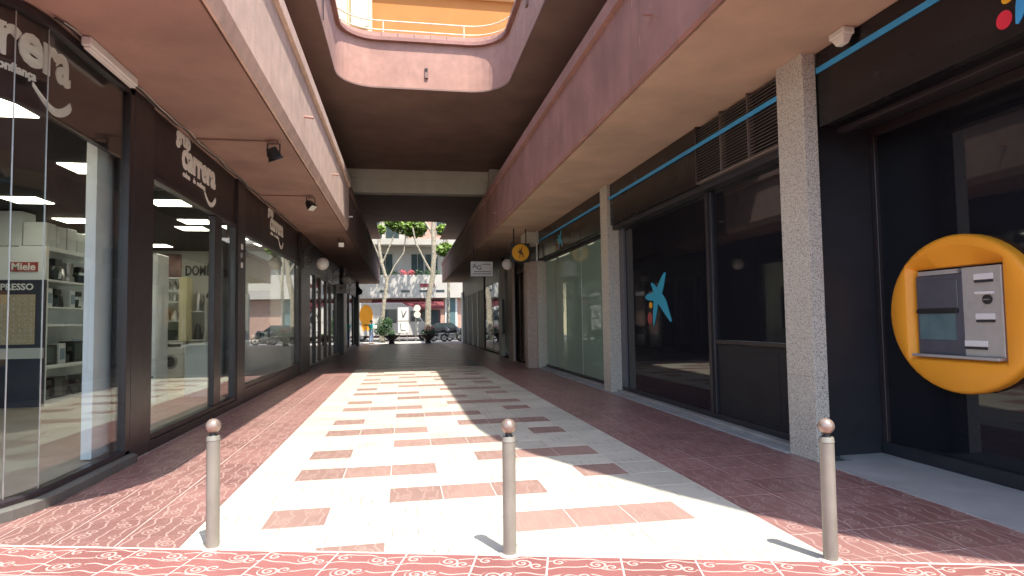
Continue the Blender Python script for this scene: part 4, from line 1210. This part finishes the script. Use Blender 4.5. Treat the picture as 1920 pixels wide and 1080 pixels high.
MB().box(-6.45, -6.24, 19.40, 19.9, 1.14, 3.02).build('side_panel', 'cream_wall', t)
for z in (1.14, 1.72, 2.28, 2.60, 2.98):
    MB().box(-6.98, -6.45, 19.42, 19.9, z, z + .035).build('shelf', 'shop_white', t)
MB().box(-6.24, -5.6, 19.72, 20.1, 1.14, 1.18).build('shelf', 'shop_white', t)
MB().box(-6.24, -5.6, 19.72, 20.1, 2.0, 2.03).build('shelf', 'shop_white', t)
def front_goods(x, z, w, h, y, mt, kind, label, g):
    tt = thing(kind, label, 'appliance', (x, y, z), g)
    if kind == 'kettle':
        MB().lathe((x + w / 2, y + .12, z), [(w * .45, 0), (w * .46, h * .2), (w * .3, h * .8), (.05 * w, h)], 12).build('body', mt, tt)
        MB().tube([(x + w, y + .12, z + h * .8), (x + w * 1.15, y + .12, z + h * .5), (x + w * .95, y + .12, z + h * .2)], .012, 5).build('handle', 'appliance_dark', tt)
    else:
        MB().box(x, x + w, y, y + .28, z, z + h).build('body', mt, tt, 0.008)
        MB().box(x + w * .12, x + w * .75, y - .006, y, z + h * .15, z + h * .85).build('door', 'window_glass', tt)
        MB().box(x + w * .8, x + w * .95, y - .006, y, z + h * .15, z + h * .85).build('control_panel', 'appliance_dark', tt)
for z, ws in ((1.176, .42), (1.756, .2), (2.316, .2), (2.636, .2)):
    x = -6.95; i = 0
    while x + ws < -6.46:
        front_goods(x, z, ws * .9, .26 if z > 2.2 and z < 2.6 else .3, 19.46, random.choice(('appliance_steel', 'appliance_white', 'appliance_dark')), 'kettle' if ws < .3 else 'microwave_oven', 'small appliance, %s from the left on the %s shelf of the white rack' % (ORD[i], {1.176: 'lowest', 1.756: 'second lowest', 2.316: 'third lowest', 2.636: 'top'}[z]), 'goods on the shelf rack'); x += ws + .03; i += 1
for z in (1.182, 2.032):
    for x in (-6.2, -5.9):
        front_goods(x, z, .26, .5 if z < 2 else .6, 19.76, random.choice(('appliance_steel', 'appliance_dark')), 'kettle', 'tall kettle like appliance on the %s side shelf, %s the window mullion' % ('lower' if z < 2 else 'upper', 'nearer' if x > -6 else 'further from'), 'goods on the side shelves')
# wall lettering and picture
t = thing('wall_lettering', 'dark capital letters on the grey end wall of the shop', 'sign', (-6.2, 20.39, 3.1))
put_text('lettering', 'ink', t, 'DOMÈST', 0.42, (-6.62, 20.398, 3.15), (1, 0, 0), (0, 0, 1), (0, -1, 0), bold=0.012, extrude=0.006, xscale=.62)
o = MB().box(-7.45, -6.72, 20.36, 20.398, 3.03, 3.8).build('poster', 'poster'); tag(o, 'pinkish picture on the shop end wall beside the dark letters', 'picture')
# third bay
o = thing('shop_counter', 'long white counter behind the third shop window', 'counter', (-4.0, 17, 0.1))
MB().box(-4.5, -3.75, 13.9, 20.1, 0.1, 1.15).build('body', 'shop_white', o, 0.01)
MB().box(-4.55, -3.70, 13.85, 20.15, 1.15, 1.20).build('top', 'shop_white', o, 0.008)
o = MB().box(-4.75, -4.12, 20.34, 20.398, 1.15, 2.66).build('wall_panel', 'ink'); tag(o, 'dark square panel on the end wall behind the third window', 'panel')
for i in range(8):
    y = 15.6 + i * .5 + random.uniform(-.1, .1)
    o = MB().box(-4.2, -3.95, y, y + random.uniform(.15, .3), 1.202, 1.202 + random.uniform(.12, .3)).build('small_box', random.choice(('carton_blue', 'appliance_dark', 'carton_blue', 'carton')), None, 0.005)
    tag(o, 'small box on the long white counter, %s from the second pillar' % ORD[i], 'box', 'goods on the white counter')
for y in (14.3, 14.75):
    t = thing('perfume_stand', 'grey stand with a shelf on the white counter, %s the second pillar' % ('nearer' if y < 14.5 else 'further from'), 'stand', (-4.1, y, 1.1), 'stands on the white counter')
    MB().box(-4.25, -3.95, y, y + .3, 1.202, 1.24).build('base', 'shop_white', t)
    MB().box(-4.24, -4.22, y + .02, y + .28, 1.24, 2.2).build('panel', 'shop_wall', t)
    MB().box(-4.24, -3.96, y + .02, y + .28, 1.7, 1.72).build('shelf', 'shop_white', t)
# office behind the green window
def desk(y, label):
    t = thing('office_desk', label, 'desk', (5.8, y, .05), 'desks in the green office')
    MB().box(5.35, 6.15, y, y + 1.5, .75, .79).build('top', 'shop_white', t, 0.006)
    MB().box(5.37, 5.41, y + .03, y + 1.47, .05, .749).build('front_panel', 'shop_white', t)
    MB().box(5.45, 6.1, y + .02, y + .06, .05, .749).build('side_panel', 'shop_white', t)
    MB().box(5.45, 6.1, y + 1.44, y + 1.48, .05, .749).build('side_panel', 'shop_white', t)
desk(17.6, 'pale office desk further back behind the green glass')
desk(15.2, 'pale office desk nearer the glass joint in the green office')
t = thing('filing_cabinet', 'pale filing cabinet with a dark handle just behind the green glass', 'cabinet', (5.1, 14.1, .05))
MB().box(5.0, 5.4, 13.9, 14.5, .05, 1.45).build('body', 'shop_white', t, 0.01)
for z in (.1, .55, 1.0):
    MB().box(4.985, 5.0, 13.93, 14.47, z, z + .42).build('drawer', 'shop_white', t, 0.006)
    MB().box(4.965, 4.985, 14.1, 14.3, z + .3, z + .33).build('handle', 'appliance_dark', t)

# ================================================================== FAR END: STREET BEYOND THE PASSAGE
def skin_figure(name, joints, edges, mt, parent, sub=2):
    me = bpy.data.meshes.new(name)
    keys = list(joints)
    off = BASE[parent.name]
    me.from_pydata([tuple(Vector(joints[k][0]) - Vector(off)) for k in keys], [(keys.index(a), keys.index(b)) for a, b in edges], [])
    o = bpy.data.objects.new(name, me); COL.objects.link(o); o.parent = parent; BASE[o.name] = off
    sk = o.modifiers.new('skin', 'SKIN'); sk.use_smooth_shade = True
    layer = me.skin_vertices[0].data
    for i, k in enumerate(keys):
        r = joints[k][1]
        layer[i].radius = r if isinstance(r, tuple) else (r, r)
        layer[i].use_root = (i == 0)
    sb = o.modifiers.new('sub', 'SUBSURF'); sb.levels = sub; sb.render_levels = sub
    me.materials.append(MT[mt])
    return o

def person(px, py, label):
    """walking away to the right, pale bag held in front; metric height about 1.78"""
    t = thing('person', label, 'person', (px, py, 0))
    V = lambda x, y, z: (px + x, py + y, z)
    J = {'hip': (V(0, 0, .98), (.15, .10)), 'belly': (V(0, 0, 1.12), (.14, .10)), 'chest': (V(.01, 0, 1.33), (.17, .11)), 'neck0': (V(.02, 0, 1.48), (.07, .06)), 'neck': (V(.03, 0, 1.54), (.055, .055)),
         'head': (V(.045, 0, 1.62), (.075, .085)), 'crown': (V(.045, 0, 1.71), (.07, .08)),
         'lh': (V(.0, .09, .93), (.095, .09)), 'lk': (V(.03, .10, .52), (.062, .062)), 'la': (V(-.01, .10, .10), (.042, .042)), 'lt': (V(.16, .10, .045), (.035, .035)),
         'rh': (V(.0, -.09, .93), (.095, .09)), 'rk': (V(.01, -.10, .52), (.062, .062)), 'ra': (V(-.06, -.10, .10), (.042, .042)), 'rtoe': (V(.11, -.10, .045), (.035, .035)),
         'ls': (V(.01, .19, 1.42), (.055, .055)), 'le': (V(.05, .23, 1.15), (.042, .042)), 'lw': (V(.27, .15, 1.12), (.03, .03)), 'lm': (V(.34, .13, 1.13), (.032, .02)),
         'rs': (V(.01, -.19, 1.42), (.055, .055)), 're': (V(.05, -.23, 1.15), (.042, .042)), 'rw': (V(.27, -.15, 1.12), (.03, .03)), 'rm': (V(.34, -.13, 1.13), (.032, .02))}
    E_ = [('hip', 'belly'), ('belly', 'chest'), ('chest', 'neck0'), ('neck0', 'neck'), ('neck', 'head'), ('head', 'crown'), ('hip', 'lh'), ('lh', 'lk'), ('lk', 'la'), ('la', 'lt'), ('hip', 'rh'), ('rh', 'rk'), ('rk', 'ra'), ('ra', 'rtoe'),
          ('chest', 'ls'), ('ls', 'le'), ('le', 'lw'), ('lw', 'lm'), ('chest', 'rs'), ('rs', 're'), ('re', 'rw'), ('rw', 'rm')]
    for s_, w in (('l', 1), ('r', -1)):
        for i, (dy, dz, ln) in enumerate(((.02, .015, .075), (.0, .018, .085), (-.015, .012, .08), (-.028, .0, .06))):
            k0 = s_ + 'f%d' % i; k1 = s_ + 'g%d' % i
            J[k0] = (V(.36, w * .13 + w * dy, 1.13 + dz), (.010, .010)); J[k1] = (V(.36 + ln, w * .12 + w * dy, 1.115 + dz), (.008, .008))
            E_ += [(s_ + 'm', k0), (k0, k1)]
        J[s_ + 'th'] = (V(.35, w * .09, 1.16), (.011, .011)); E_.append((s_ + 'm', s_ + 'th'))
    skin_figure('body', J, E_, 'skin', t)
    grow = lambda k, g: (J[k][0], tuple(r + g for r in J[k][1]))
    S = {k: grow(k, .04) for k in ('belly', 'chest', 'hip', 'ls', 'rs')}
    S['hip'] = (V(0, 0, .91), (.165, .125))
    S['le2'] = (V(.04, .22, 1.22), (.065, .065)); S['re2'] = (V(.04, -.22, 1.22), (.065, .065)); S['n2'] = (V(.02, 0, 1.47), (.09, .08))
    skin_figure('shirt', {k: S[k] for k in ('chest', 'belly', 'hip', 'n2', 'ls', 'le2', 'rs', 're2')}, [('hip', 'belly'), ('belly', 'chest'), ('chest', 'n2'), ('chest', 'ls'), ('ls', 'le2'), ('chest', 'rs'), ('rs', 're2')], 'teal', t)
    Tt = {'hip': (V(0, 0, 1.0), (.135, .10)), 'lh': grow('lh', .01), 'lk': grow('lk', .02), 'la': (V(-.01, .10, .09), (.062, .062)), 'rh': grow('rh', .01), 'rk': grow('rk', .02), 'ra': (V(-.06, -.10, .09), (.062, .062))}
    skin_figure('trousers', Tt, [('hip', 'lh'), ('lh', 'lk'), ('lk', 'la'), ('hip', 'rh'), ('rh', 'rk'), ('rk', 'ra')], 'denim', t)
    MB().lathe(V(.008, 0, 1.66), [(.085, -.04), (.104, .02), (.10, .08), (.06, .13), (.001, .145)], 14).build('hair', 'hair', t)
    for yy, xx in ((.10, .05), (-.10, 0)):
        MB().box(px + xx - .09, px + xx + .17, py + yy - .045, py + yy + .045, 0.0, .075).build('shoe', 'appliance_dark', t, 0.02)
    MB().faces([V(.135, -.02, 1.62), V(.135, .02, 1.62), V(.155, 0, 1.605), V(.13, 0, 1.66)], [(0, 1, 2), (0, 2, 3), (1, 3, 2), (0, 3, 1)]).build('nose', 'skin', t)
    for w in (-1, 1):
        MB().sphere(V(.128, w * .032, 1.665), .012, 8, 6).build('eye', 'ink', t)
        MB().sphere(V(.045, w * .10, 1.64), .022, 8, 6).build('ear', 'skin', t)
    t.rotation_euler = (0, 0, -0.75)
    return t
person(-2.42, 48.4, 'person in a teal shirt and pale blue trousers walking at the far end')
b = MB().box(-2.28, -1.98, 47.97, 48.27, 1.13, 1.40).build('paper_parcel', 'white', None, 0.03)
tag(b, 'white parcel held in front by the person in teal', 'parcel')

# planters
def planter(x, y, label):
    t = thing('bowl_planter', label, 'planter', (x, y, 0), 'bowl planters at the end of the passage')
    MB().lathe((x, y, 0), [(.20, -.002), (.24, .0), (.22, .10), (.18, .22), (.26, .32), (.48, .48), (.62, .60), (.63, .66), (.57, .66), (.52, .60), (.001, .58)], 24).build('bowl', 'planter', t)
planter(-0.86, 47.0, 'dark stone bowl planter under the white display panel')
planter(1.85, 47.0, 'dark stone bowl planter in front of the thick pale tree trunk')

def leaf_cloud(blobs, n, size, seed, flat=0.6):
    rnd = random.Random(seed); b = MB()
    for _ in range(n):
        c, r = rnd.choice(blobs)
        while True:
            d = Vector((rnd.uniform(-1, 1), rnd.uniform(-1, 1), rnd.uniform(-1, 1)))
            if 0.25 < d.length < 1: break
        p = Vector(c) + Vector((d.x * r, d.y * r, d.z * r * flat))
        a = Vector((rnd.uniform(-1, 1), rnd.uniform(-1, 1), rnd.uniform(-.6, .6))).normalized(); e = a.orthogonal().normalized()
        e = (e + Vector((0, 0, rnd.uniform(-.7, .7)))).normalized()
        s_ = size * rnd.uniform(.6, 1.3)
        b.poly([p - a * s_ * .5, p + e * s_ * .32, p + a * s_ * .6, p - e * s_ * .32])
    return b

def plant_in(x, y, z, r, n, mt, label, seed, flower=False):
    t = thing('potted_plant', label, 'plant', (x, y, z))
    MB().tube([(x, y, z - .05), (x + .02, y, z + r * .6)], .03, 6).build('stem', 'bark', t)
    leaf_cloud([((x, y, z + r * .6), r), ((x - r * .5, y, z + r * .4), r * .6), ((x + r * .5, y, z + r * .5), r * .7)], n, .12, seed).build('leaves', mt, t, recalc=False)
    if flower:
        leaf_cloud([((x, y, z + r), r * .8)], 120, .10, seed + 5).build('flowers', 'flower', t, recalc=False)
plant_in(-0.86, 47.0, .6, .26, 160, 'leaf_dark', 'low green plant growing in the bowl planter under the display panel', 3)
plant_in(1.95, 47.0, .62, .48, 420, 'leaf_dark', 'dark bushy plant with red flowers in the bowl planter by the pale trunk', 4, True)
t = thing('leafy_bush', 'dark green rounded bush standing beside the person in teal', 'bush', (-1.5, 50.2, 0))
MB().tube([(-1.5, 50.2, -.05), (-1.5, 50.2, .9)], .05, 6).build('stem', 'bark', t)
leaf_cloud([((-1.55, 50.2, 1.35), .72), ((-1.3, 50.2, .85), .6), ((-1.8, 50.1, 1.0), .5), ((-1.25, 50.2, 1.6), .45)], 1500, .15, 9, .95).build('leaves', 'leaf_dark', t, recalc=False)

def tree(x, y, label, limbs, blobs, nleaf, seed, r0):
    t = thing('plane_tree', label, 'tree', (x, y, 0), 'plane trees in the street')
    MB().tube([(x, y, -.1)] + limbs[0], [r0 * 1.25] + [r0 * (1 - .5 * i / len(limbs[0])) for i in range(len(limbs[0]))], 10).build('trunk', 'bark', t)
    for l in limbs[1:]:
        MB().tube(l, [r0 * .42 * (1 - .6 * i / len(l)) for i in range(len(l))], 7).build('limb', 'bark', t)
    leaf_cloud(blobs, nleaf, .34, seed, .75).build('crown', 'leaf', t, recalc=False)
tree(-1.75, 51.5, 'slender pale plane tree forking to the right behind the bush', [[(-1.7, 51.5, 1.5), (-1.55, 51.5, 3.2), (-1.3, 51.5, 5.0), (-1.75, 51.6, 6.6), (-1.95, 51.8, 8.2), (-1.8, 52, 10.5), (-1.6, 52, 13)],
     [(-1.35, 51.5, 4.8), (-.7, 51.5, 6.2), (.1, 51.6, 7.4), (.3, 51.8, 9.5)], [(-1.7, 51.6, 6.4), (-1.1, 51.6, 7.8), (-.5, 51.7, 9.4), (0, 52, 11)], [(-1.9, 51.7, 6.9), (-2.5, 51.6, 8.4), (-2.6, 51.7, 10)]],
     [((.3, 52.0, 9.7), 1.15), ((-.6, 52.5, 10.0), .9), ((-1.9, 52, 9.3), .5), ((1.0, 52.5, 9.4), .9), ((-.3, 53.4, 12.6), 3.0), ((-3.5, 53.5, 12.5), 3.0)], 4200, 11, .17)
tree(1.95, 51.2, 'thick pale plane tree with a straight trunk right of the display panel', [[(2.0, 51.2, 1.5), (2.05, 51.2, 3.5), (2.4, 51.2, 5.2), (2.55, 51.2, 7.2), (2.5, 51.3, 9.5), (2.8, 51.5, 12), (2.9, 51.6, 14)],
     [(2.45, 51.2, 5.4), (1.8, 51.1, 6.6), (1.05, 51.0, 8.1), (.8, 51, 9.4)], [(2.5, 51.2, 6.6), (3.2, 51.3, 7.9), (3.7, 51.4, 9.2)], [(2.5, 51.3, 8.8), (1.7, 51.6, 10.2), (1.0, 52, 11.6)]],
     [((1.2, 52.0, 9.6), .9), ((3.45, 51.5, 7.6), .75), ((2.8, 53.5, 12.6), 3.0), ((3.4, 51.6, 9.3), .6), ((6, 53, 12.2), 2.6)], 4200, 12, .25)
tree(4.2, 58.8, 'leafy plane tree on the far kerb in front of the white block', [[(4.2, 58.8, 2), (4.3, 58.8, 5), (4.2, 58.8, 8.5), (4.0, 59, 12)], [(4.3, 58.8, 5.2), (5.2, 59, 7.4), (5.8, 59, 9.5)]],
     [((3.0, 59.5, 14.0), 2.6), ((5.8, 59, 11.6), 1.8), ((-.5, 60, 14.8), 2.6), ((-3.5, 59.5, 14.2), 2.4)], 3600, 13, .16)

# display panel, traffic signs
t = thing('display_panel_stand', 'white street display panel with two notices on a thin post', 'information panel', (0, 50, 0))
MB().box(-.42, .42, 50.0, 50.06, 1.72, 2.78).box(-.42, .42, 50.0, 50.06, .78, 1.66).build('panel', 'white', t, 0.01)
MB().cyl((.30, 50.03, 0), (.30, 50.03, .78), .03, n=8).build('leg', 'alu', t)
MB().cyl((-.30, 50.03, 0), (-.30, 50.03, .78), .03, n=8).build('leg', 'alu', t)
MB().box(-.43, .43, 50.0, 50.07, 1.66, 1.72).build('rail', 'alu', t)
for pts_ in ([(-.15, 2.55), (-.1, 2.55), (-.02, 2.1), (.22, 2.5), (.27, 2.48), (.02, 1.95), (-.06, 1.95)], [(-.25, 1.5), (-.2, 1.5), (-.16, 1.0), (.2, .95), (.2, .9), (-.2, .93)]):
    MB().extr(pts_, (0, 49.999, 0), (1, 0, 0), (0, 0, 1), (0, -1, 0), .004).build('notice_mark', 'ink', t)
t = thing('traffic_sign', 'two round pale traffic signs one above the other on a post', 'traffic sign', (1.0, 50.4, 0))
MB().cyl((1.0, 50.4, 0), (1.0, 50.4, 3.0), .035, n=10).build('post', 'alu', t)
for z in (2.72, 2.2):
    MB().cyl((1.12, 50.36, z), (1.12, 50.33, z), .27, n=24).build('sign_plate', 'offwhite', t)
# van
t = thing('delivery_van', 'white delivery van with an orange badge parked across the passage end', 'van', (-1, 56, 0))
vp = [(-5.0, .55), (-5.0, 3.22), (-4.85, 3.32), (-.1, 3.32), (.25, 3.05), (.75, 2.95), (1.05, 2.75), (1.75, 1.62), (2.55, 1.30), (2.75, 1.05), (2.75, .5), (2.4, .42), (-4.8, .42)]
MB().extr(vp, (0, 55.0, 0), (1, 0, 0), (0, 0, 1), (0, 1, 0), 2.1).build('body', 'van_paint', t, 0.05)
MB().extr([(.62, 1.65), (.62, 2.6), (.98, 2.6), (1.58, 1.66)], (0, 54.99, 0), (1, 0, 0), (0, 0, 1), (0, -1, 0), .012).build('side_window', 'window_glass', t)
MB().faces([(1.10, 55.1, 2.66), (1.72, 55.1, 1.68), (1.72, 57.0, 1.68), (1.10, 57.0, 2.66), (1.13, 55.1, 2.68), (1.75, 55.1, 1.70), (1.75, 57.0, 1.70), (1.13, 57.0, 2.68)], [(0, 1, 2, 3), (7, 6, 5, 4), (0, 4, 5, 1), (1, 5, 6, 2), (2, 6, 7, 3), (3, 7, 4, 0)]).build('windscreen', 'window_glass', t)
MB().box(-1.9, -.55, 54.985, 54.999, 1.55, 2.75).build('side_panel', 'window_glass', t)
og = [(-3.75 + 1.15 * (.5 + .5 * math.cos(2 * PI * i / 20)), 2.25 + .92 * math.sin(2 * PI * i / 20)) for i in range(20)]
MB().extr(og, (0, 54.998, 0), (1, 0, 0), (0, 0, 1), (0, -1, 0), .006).build('badge', 'orange', t)
MB().extr([(-3.6, 1.45), (-2.8, 1.45), (-2.9, .95), (-3.45, .9)], (0, 54.998, 0), (1, 0, 0), (0, 0, 1), (0, -1, 0), .006).build('badge', 'orange', t)
for x in (-3.6, 1.7):
    for y in (55.05, 56.85):
        w = MB().cyl((x, y - .02, .36), (x, y + .22, .36), .37, n=20).build('wheel', 'tyre', t)
        MB().cyl((x, y - .03, .36), (x, y - .02, .36), .2, n=16).build('rim', 'alu', w)
MB().box(2.5, 2.78, 55.15, 55.45, .95, 1.2).build('headlight', 'globe', t, 0.02)
MB().box(.75, .9, 54.8, 54.98, 1.75, 2.05).build('mirror', 'black_metal', t, 0.01)
# red car behind
t = thing('parked_car', 'small dark car half hidden behind the flowering planter', 'car', (3.2, 54.2, 0))
cp = [(1.6, .35), (1.55, .85), (1.75, 1.0), (2.3, 1.08), (2.75, 1.48), (4.1, 1.5), (4.75, 1.05), (5.3, .95), (5.4, .6), (5.35, .35)]
MB().extr(cp, (0, 53.3, 0), (1, 0, 0), (0, 0, 1), (0, 1, 0), 1.6).build('body', 'appliance_dark', t, 0.04)
MB().extr([(2.42, 1.1), (2.8, 1.42), (3.3, 1.43), (3.3, 1.08)], (0, 53.295, 0), (1, 0, 0), (0, 0, 1), (0, -1, 0), .008).build('window', 'window_glass', t)
MB().extr([(3.38, 1.08), (3.38, 1.43), (4.05, 1.43), (4.6, 1.06)], (0, 53.295, 0), (1, 0, 0), (0, 0, 1), (0, -1, 0), .008).build('window', 'window_glass', t)
for x in (2.2, 4.75):
    w = MB().cyl((x, 53.27, .31), (x, 53.5, .31), .31, n=18).build('wheel', 'tyre', t); MB().cyl((x, 53.26, .31), (x, 53.27, .31), .18, n=14).build('rim', 'alu', w)
# motorbikes
def motorbike(x, y, label):
    t = thing('motorbike', label, 'motorbike', (x, y, 0), 'motorbikes at the end of the passage')
    for dx in (-.62, .68):
        w = MB()
        rr = [(x + dx + .27 * math.cos(2 * PI * i / 18), y, .32 + .27 * math.sin(2 * PI * i / 18)) for i in range(19)]
        w.tube(rr, .055, 7)
        wo = w.build('wheel', 'tyre', t)
        MB().cyl((x + dx, y - .05, .32), (x + dx, y + .05, .32), .1, n=12).build('hub', 'alu', wo)
    MB().tube([(x + .68, y, .32), (x + .5, y, .75), (x + .42, y, 1.0)], .035, 7).build('fork', 'alu', t)
    MB().tube([(x + .36, y - .36, 1.08), (x + .42, y - .1, 1.02), (x + .42, y + .1, 1.02), (x + .36, y + .36, 1.08)], .018, 6).build('handlebar', 'black_metal', t)
    MB().extr([(-.15, .72), (.05, .70), (.4, .78), (.35, .95), (.1, .96), (-.12, .86)], (x, y - .12, 0), (1, 0, 0), (0, 0, 1), (0, 1, 0), .24).build('tank', 'black_metal', t, 0.03)
    MB().extr([(-.75, .82), (-.7, .88), (-.3, .82), (-.1, .86), (-.1, .72), (-.45, .68)], (x, y - .13, 0), (1, 0, 0), (0, 0, 1), (0, 1, 0), .26).build('seat', 'tyre', t, 0.03)
    MB().box(x - .22, x + .28, y - .16, y + .16, .28, .66).build('engine', 'alu', t, 0.03)
    MB().tube([(x + .1, y - .17, .4), (x - .3, y - .19, .32), (x - .8, y - .19, .4)], .045, 7).build('exhaust', 'alu', t)
    MB().sphere((x + .55, y, .93), .10, 12, 8).build('headlight', 'globe', t)
    MB().extr([(.4, .55), (.52, .5), (.62, .9), (.45, 1.15), (.36, 1.1)], (x, y - .2, 0), (1, 0, 0), (0, 0, 1), (0, 1, 0), .4).build('fairing', 'appliance_steel', t, 0.02)
motorbike(3.85, 49.6, 'dark motorbike with a grey fairing parked in the sun at the far right end')
motorbike(3.05, 50.6, 'dark motorbike half hidden by the flowering planter')

# white apartment block
t = thing('apartment_block', 'white apartment block with planted balcony and red shop awning beyond the street', 'building', (1, 68, 0))
MB().box(-16, 20, 66.0, 78, 0, 4.1).build('wall', 'facade_brick', t)
MB().box(-16, 20, 65.2, 66.0, 4.1, 6.55).build('balcony_front', 'facade_white', t, 0.03)
MB().box(-16, 20, 67.0, 78, 4.1, 10.0).build('wall', 'facade_white', t)
MB().box(-16, 20, 65.0, 67.0, 9.7, 10.0).build('balcony_slab', 'facade_white', t, 0.02)
MB().box(-16, 20, 65.0, 65.12, 10.0, 10.35).build('parapet', 'facade_white', t)
MB().box(-16, .6, 67.2, 78, 10.0, 19).build('wall', 'facade_white', t)
MB().box(.6, 20, 66.5, 78, 10.0, 19).build('wall', 'facade_brick', t)
MB().faces([(-3.2, 65.9, 3.95), (4.2, 65.9, 3.95), (4.2, 64.2, 3.2), (-3.2, 64.2, 3.2), (-3.2, 65.9, 3.85), (4.2, 65.9, 3.85), (4.2, 64.2, 2.95), (-3.2, 64.2, 2.95)], [(0, 3, 2, 1), (4, 5, 6, 7), (0, 1, 5, 4), (1, 2, 6, 5), (2, 3, 7, 6), (3, 0, 4, 7)]).build('awning', 'awning', t)
for x in (-2.4, -.2, 1.7, 3.4):
    MB().box(x, x + .9, 65.17, 65.2, 4.72, 4.95).build('vent_slot', 'window_glass', t)
MB().box(1.75, 3.3, 65.17, 65.2, 5.25, 5.62).build('shop_sign', 'awning', t)
for x0, x1 in ((-2.6, -1.1), (.9, 2.2), (2.4, 3.7), (4.9, 6.2)):
    w = MB().box(x0 - .08, x1 + .08, 66.93, 67.0, 6.5, 8.98).build('window', 'facade_white', t)
    MB().box(x0, (x0 + x1) / 2 - .03, 66.91, 66.93, 6.55, 8.9).box((x0 + x1) / 2 + .03, x1, 66.91, 66.93, 6.55, 8.9).build('pane', 'window_glass', w)
for x0, x1 in ((-3.6, -2.2), (-1.8, -.4)):
    w = MB().box(x0 - .06, x1 + .06, 67.14, 67.2, 10.5, 12.8).build('window', 'facade_white', t)
    MB().box(x0, x1, 67.12, 67.14, 10.55, 12.75).build('pane', 'window_glass', w)
for x0, x1 in ((1.3, 2.4), (3.6, 4.8), (6.4, 7.6)):
    w = MB().box(x0 - .06, x1 + .06, 66.44, 66.5, 11.0, 13.0).build('window', 'facade_white', t)
    MB().box(x0, x1, 66.42, 66.44, 11.05, 12.95).build('pane', 'window_glass', w)
for x0, x1 in ((-5.6, -3.6), (-3.2, -1.2), (-.8, 1.4), (1.8, 3.9)):
    w = MB().box(x0, x1, 65.93, 66.0, .1, 2.9).build('shop_window', 'awning', t)
    MB().box(x0 + .12, x1 - .12, 65.91, 65.93, .3, 2.8).build('pane', 'window_glass', w)
w = MB().box(4.4, 5.7, 65.9, 66.0, .1, 5.6).build('shop_window', 'white', t)
MB().box(4.6, 5.5, 65.88, 65.9, .3, 4.9).build('pane', 'atm_screen', w)
for i, x in enumerate((-2.9, -1.9, -.9, .0, .8, 1.6, 2.5, 3.4)):
    MB_ = leaf_cloud([((x, 65.5, 6.75), .5)], 110, .16, 40 + i, .7)
    o = MB_.build('balcony_plant', 'flower' if i in (3, 4) else 'leaf_dark', None, recalc=False)
    tag(o, ('red flowering' if i in (3, 4) else 'green') + ' balcony plant, %s from the slender tree, on the white apartment block' % ORD[i], 'plant', 'plants along the far balcony')
t = thing('corner_building', 'beige building at the left behind the van', 'building', (-16, 64, 0))
MB().box(-14, -5.2, 63.2, 65.0, 0, 16).build('wall', 'cream_wall', t)
for x in (-7.2, -9.4):
    w = MB().box(x, x + 1.2, 63.14, 63.2, 4.5, 6.6).build('window', 'facade_white', t)
    MB().box(x + .1, x + 1.1, 63.12, 63.14, 4.6, 6.5).build('pane', 'window_glass', w)

# sky is the Nishita world; nothing else to add
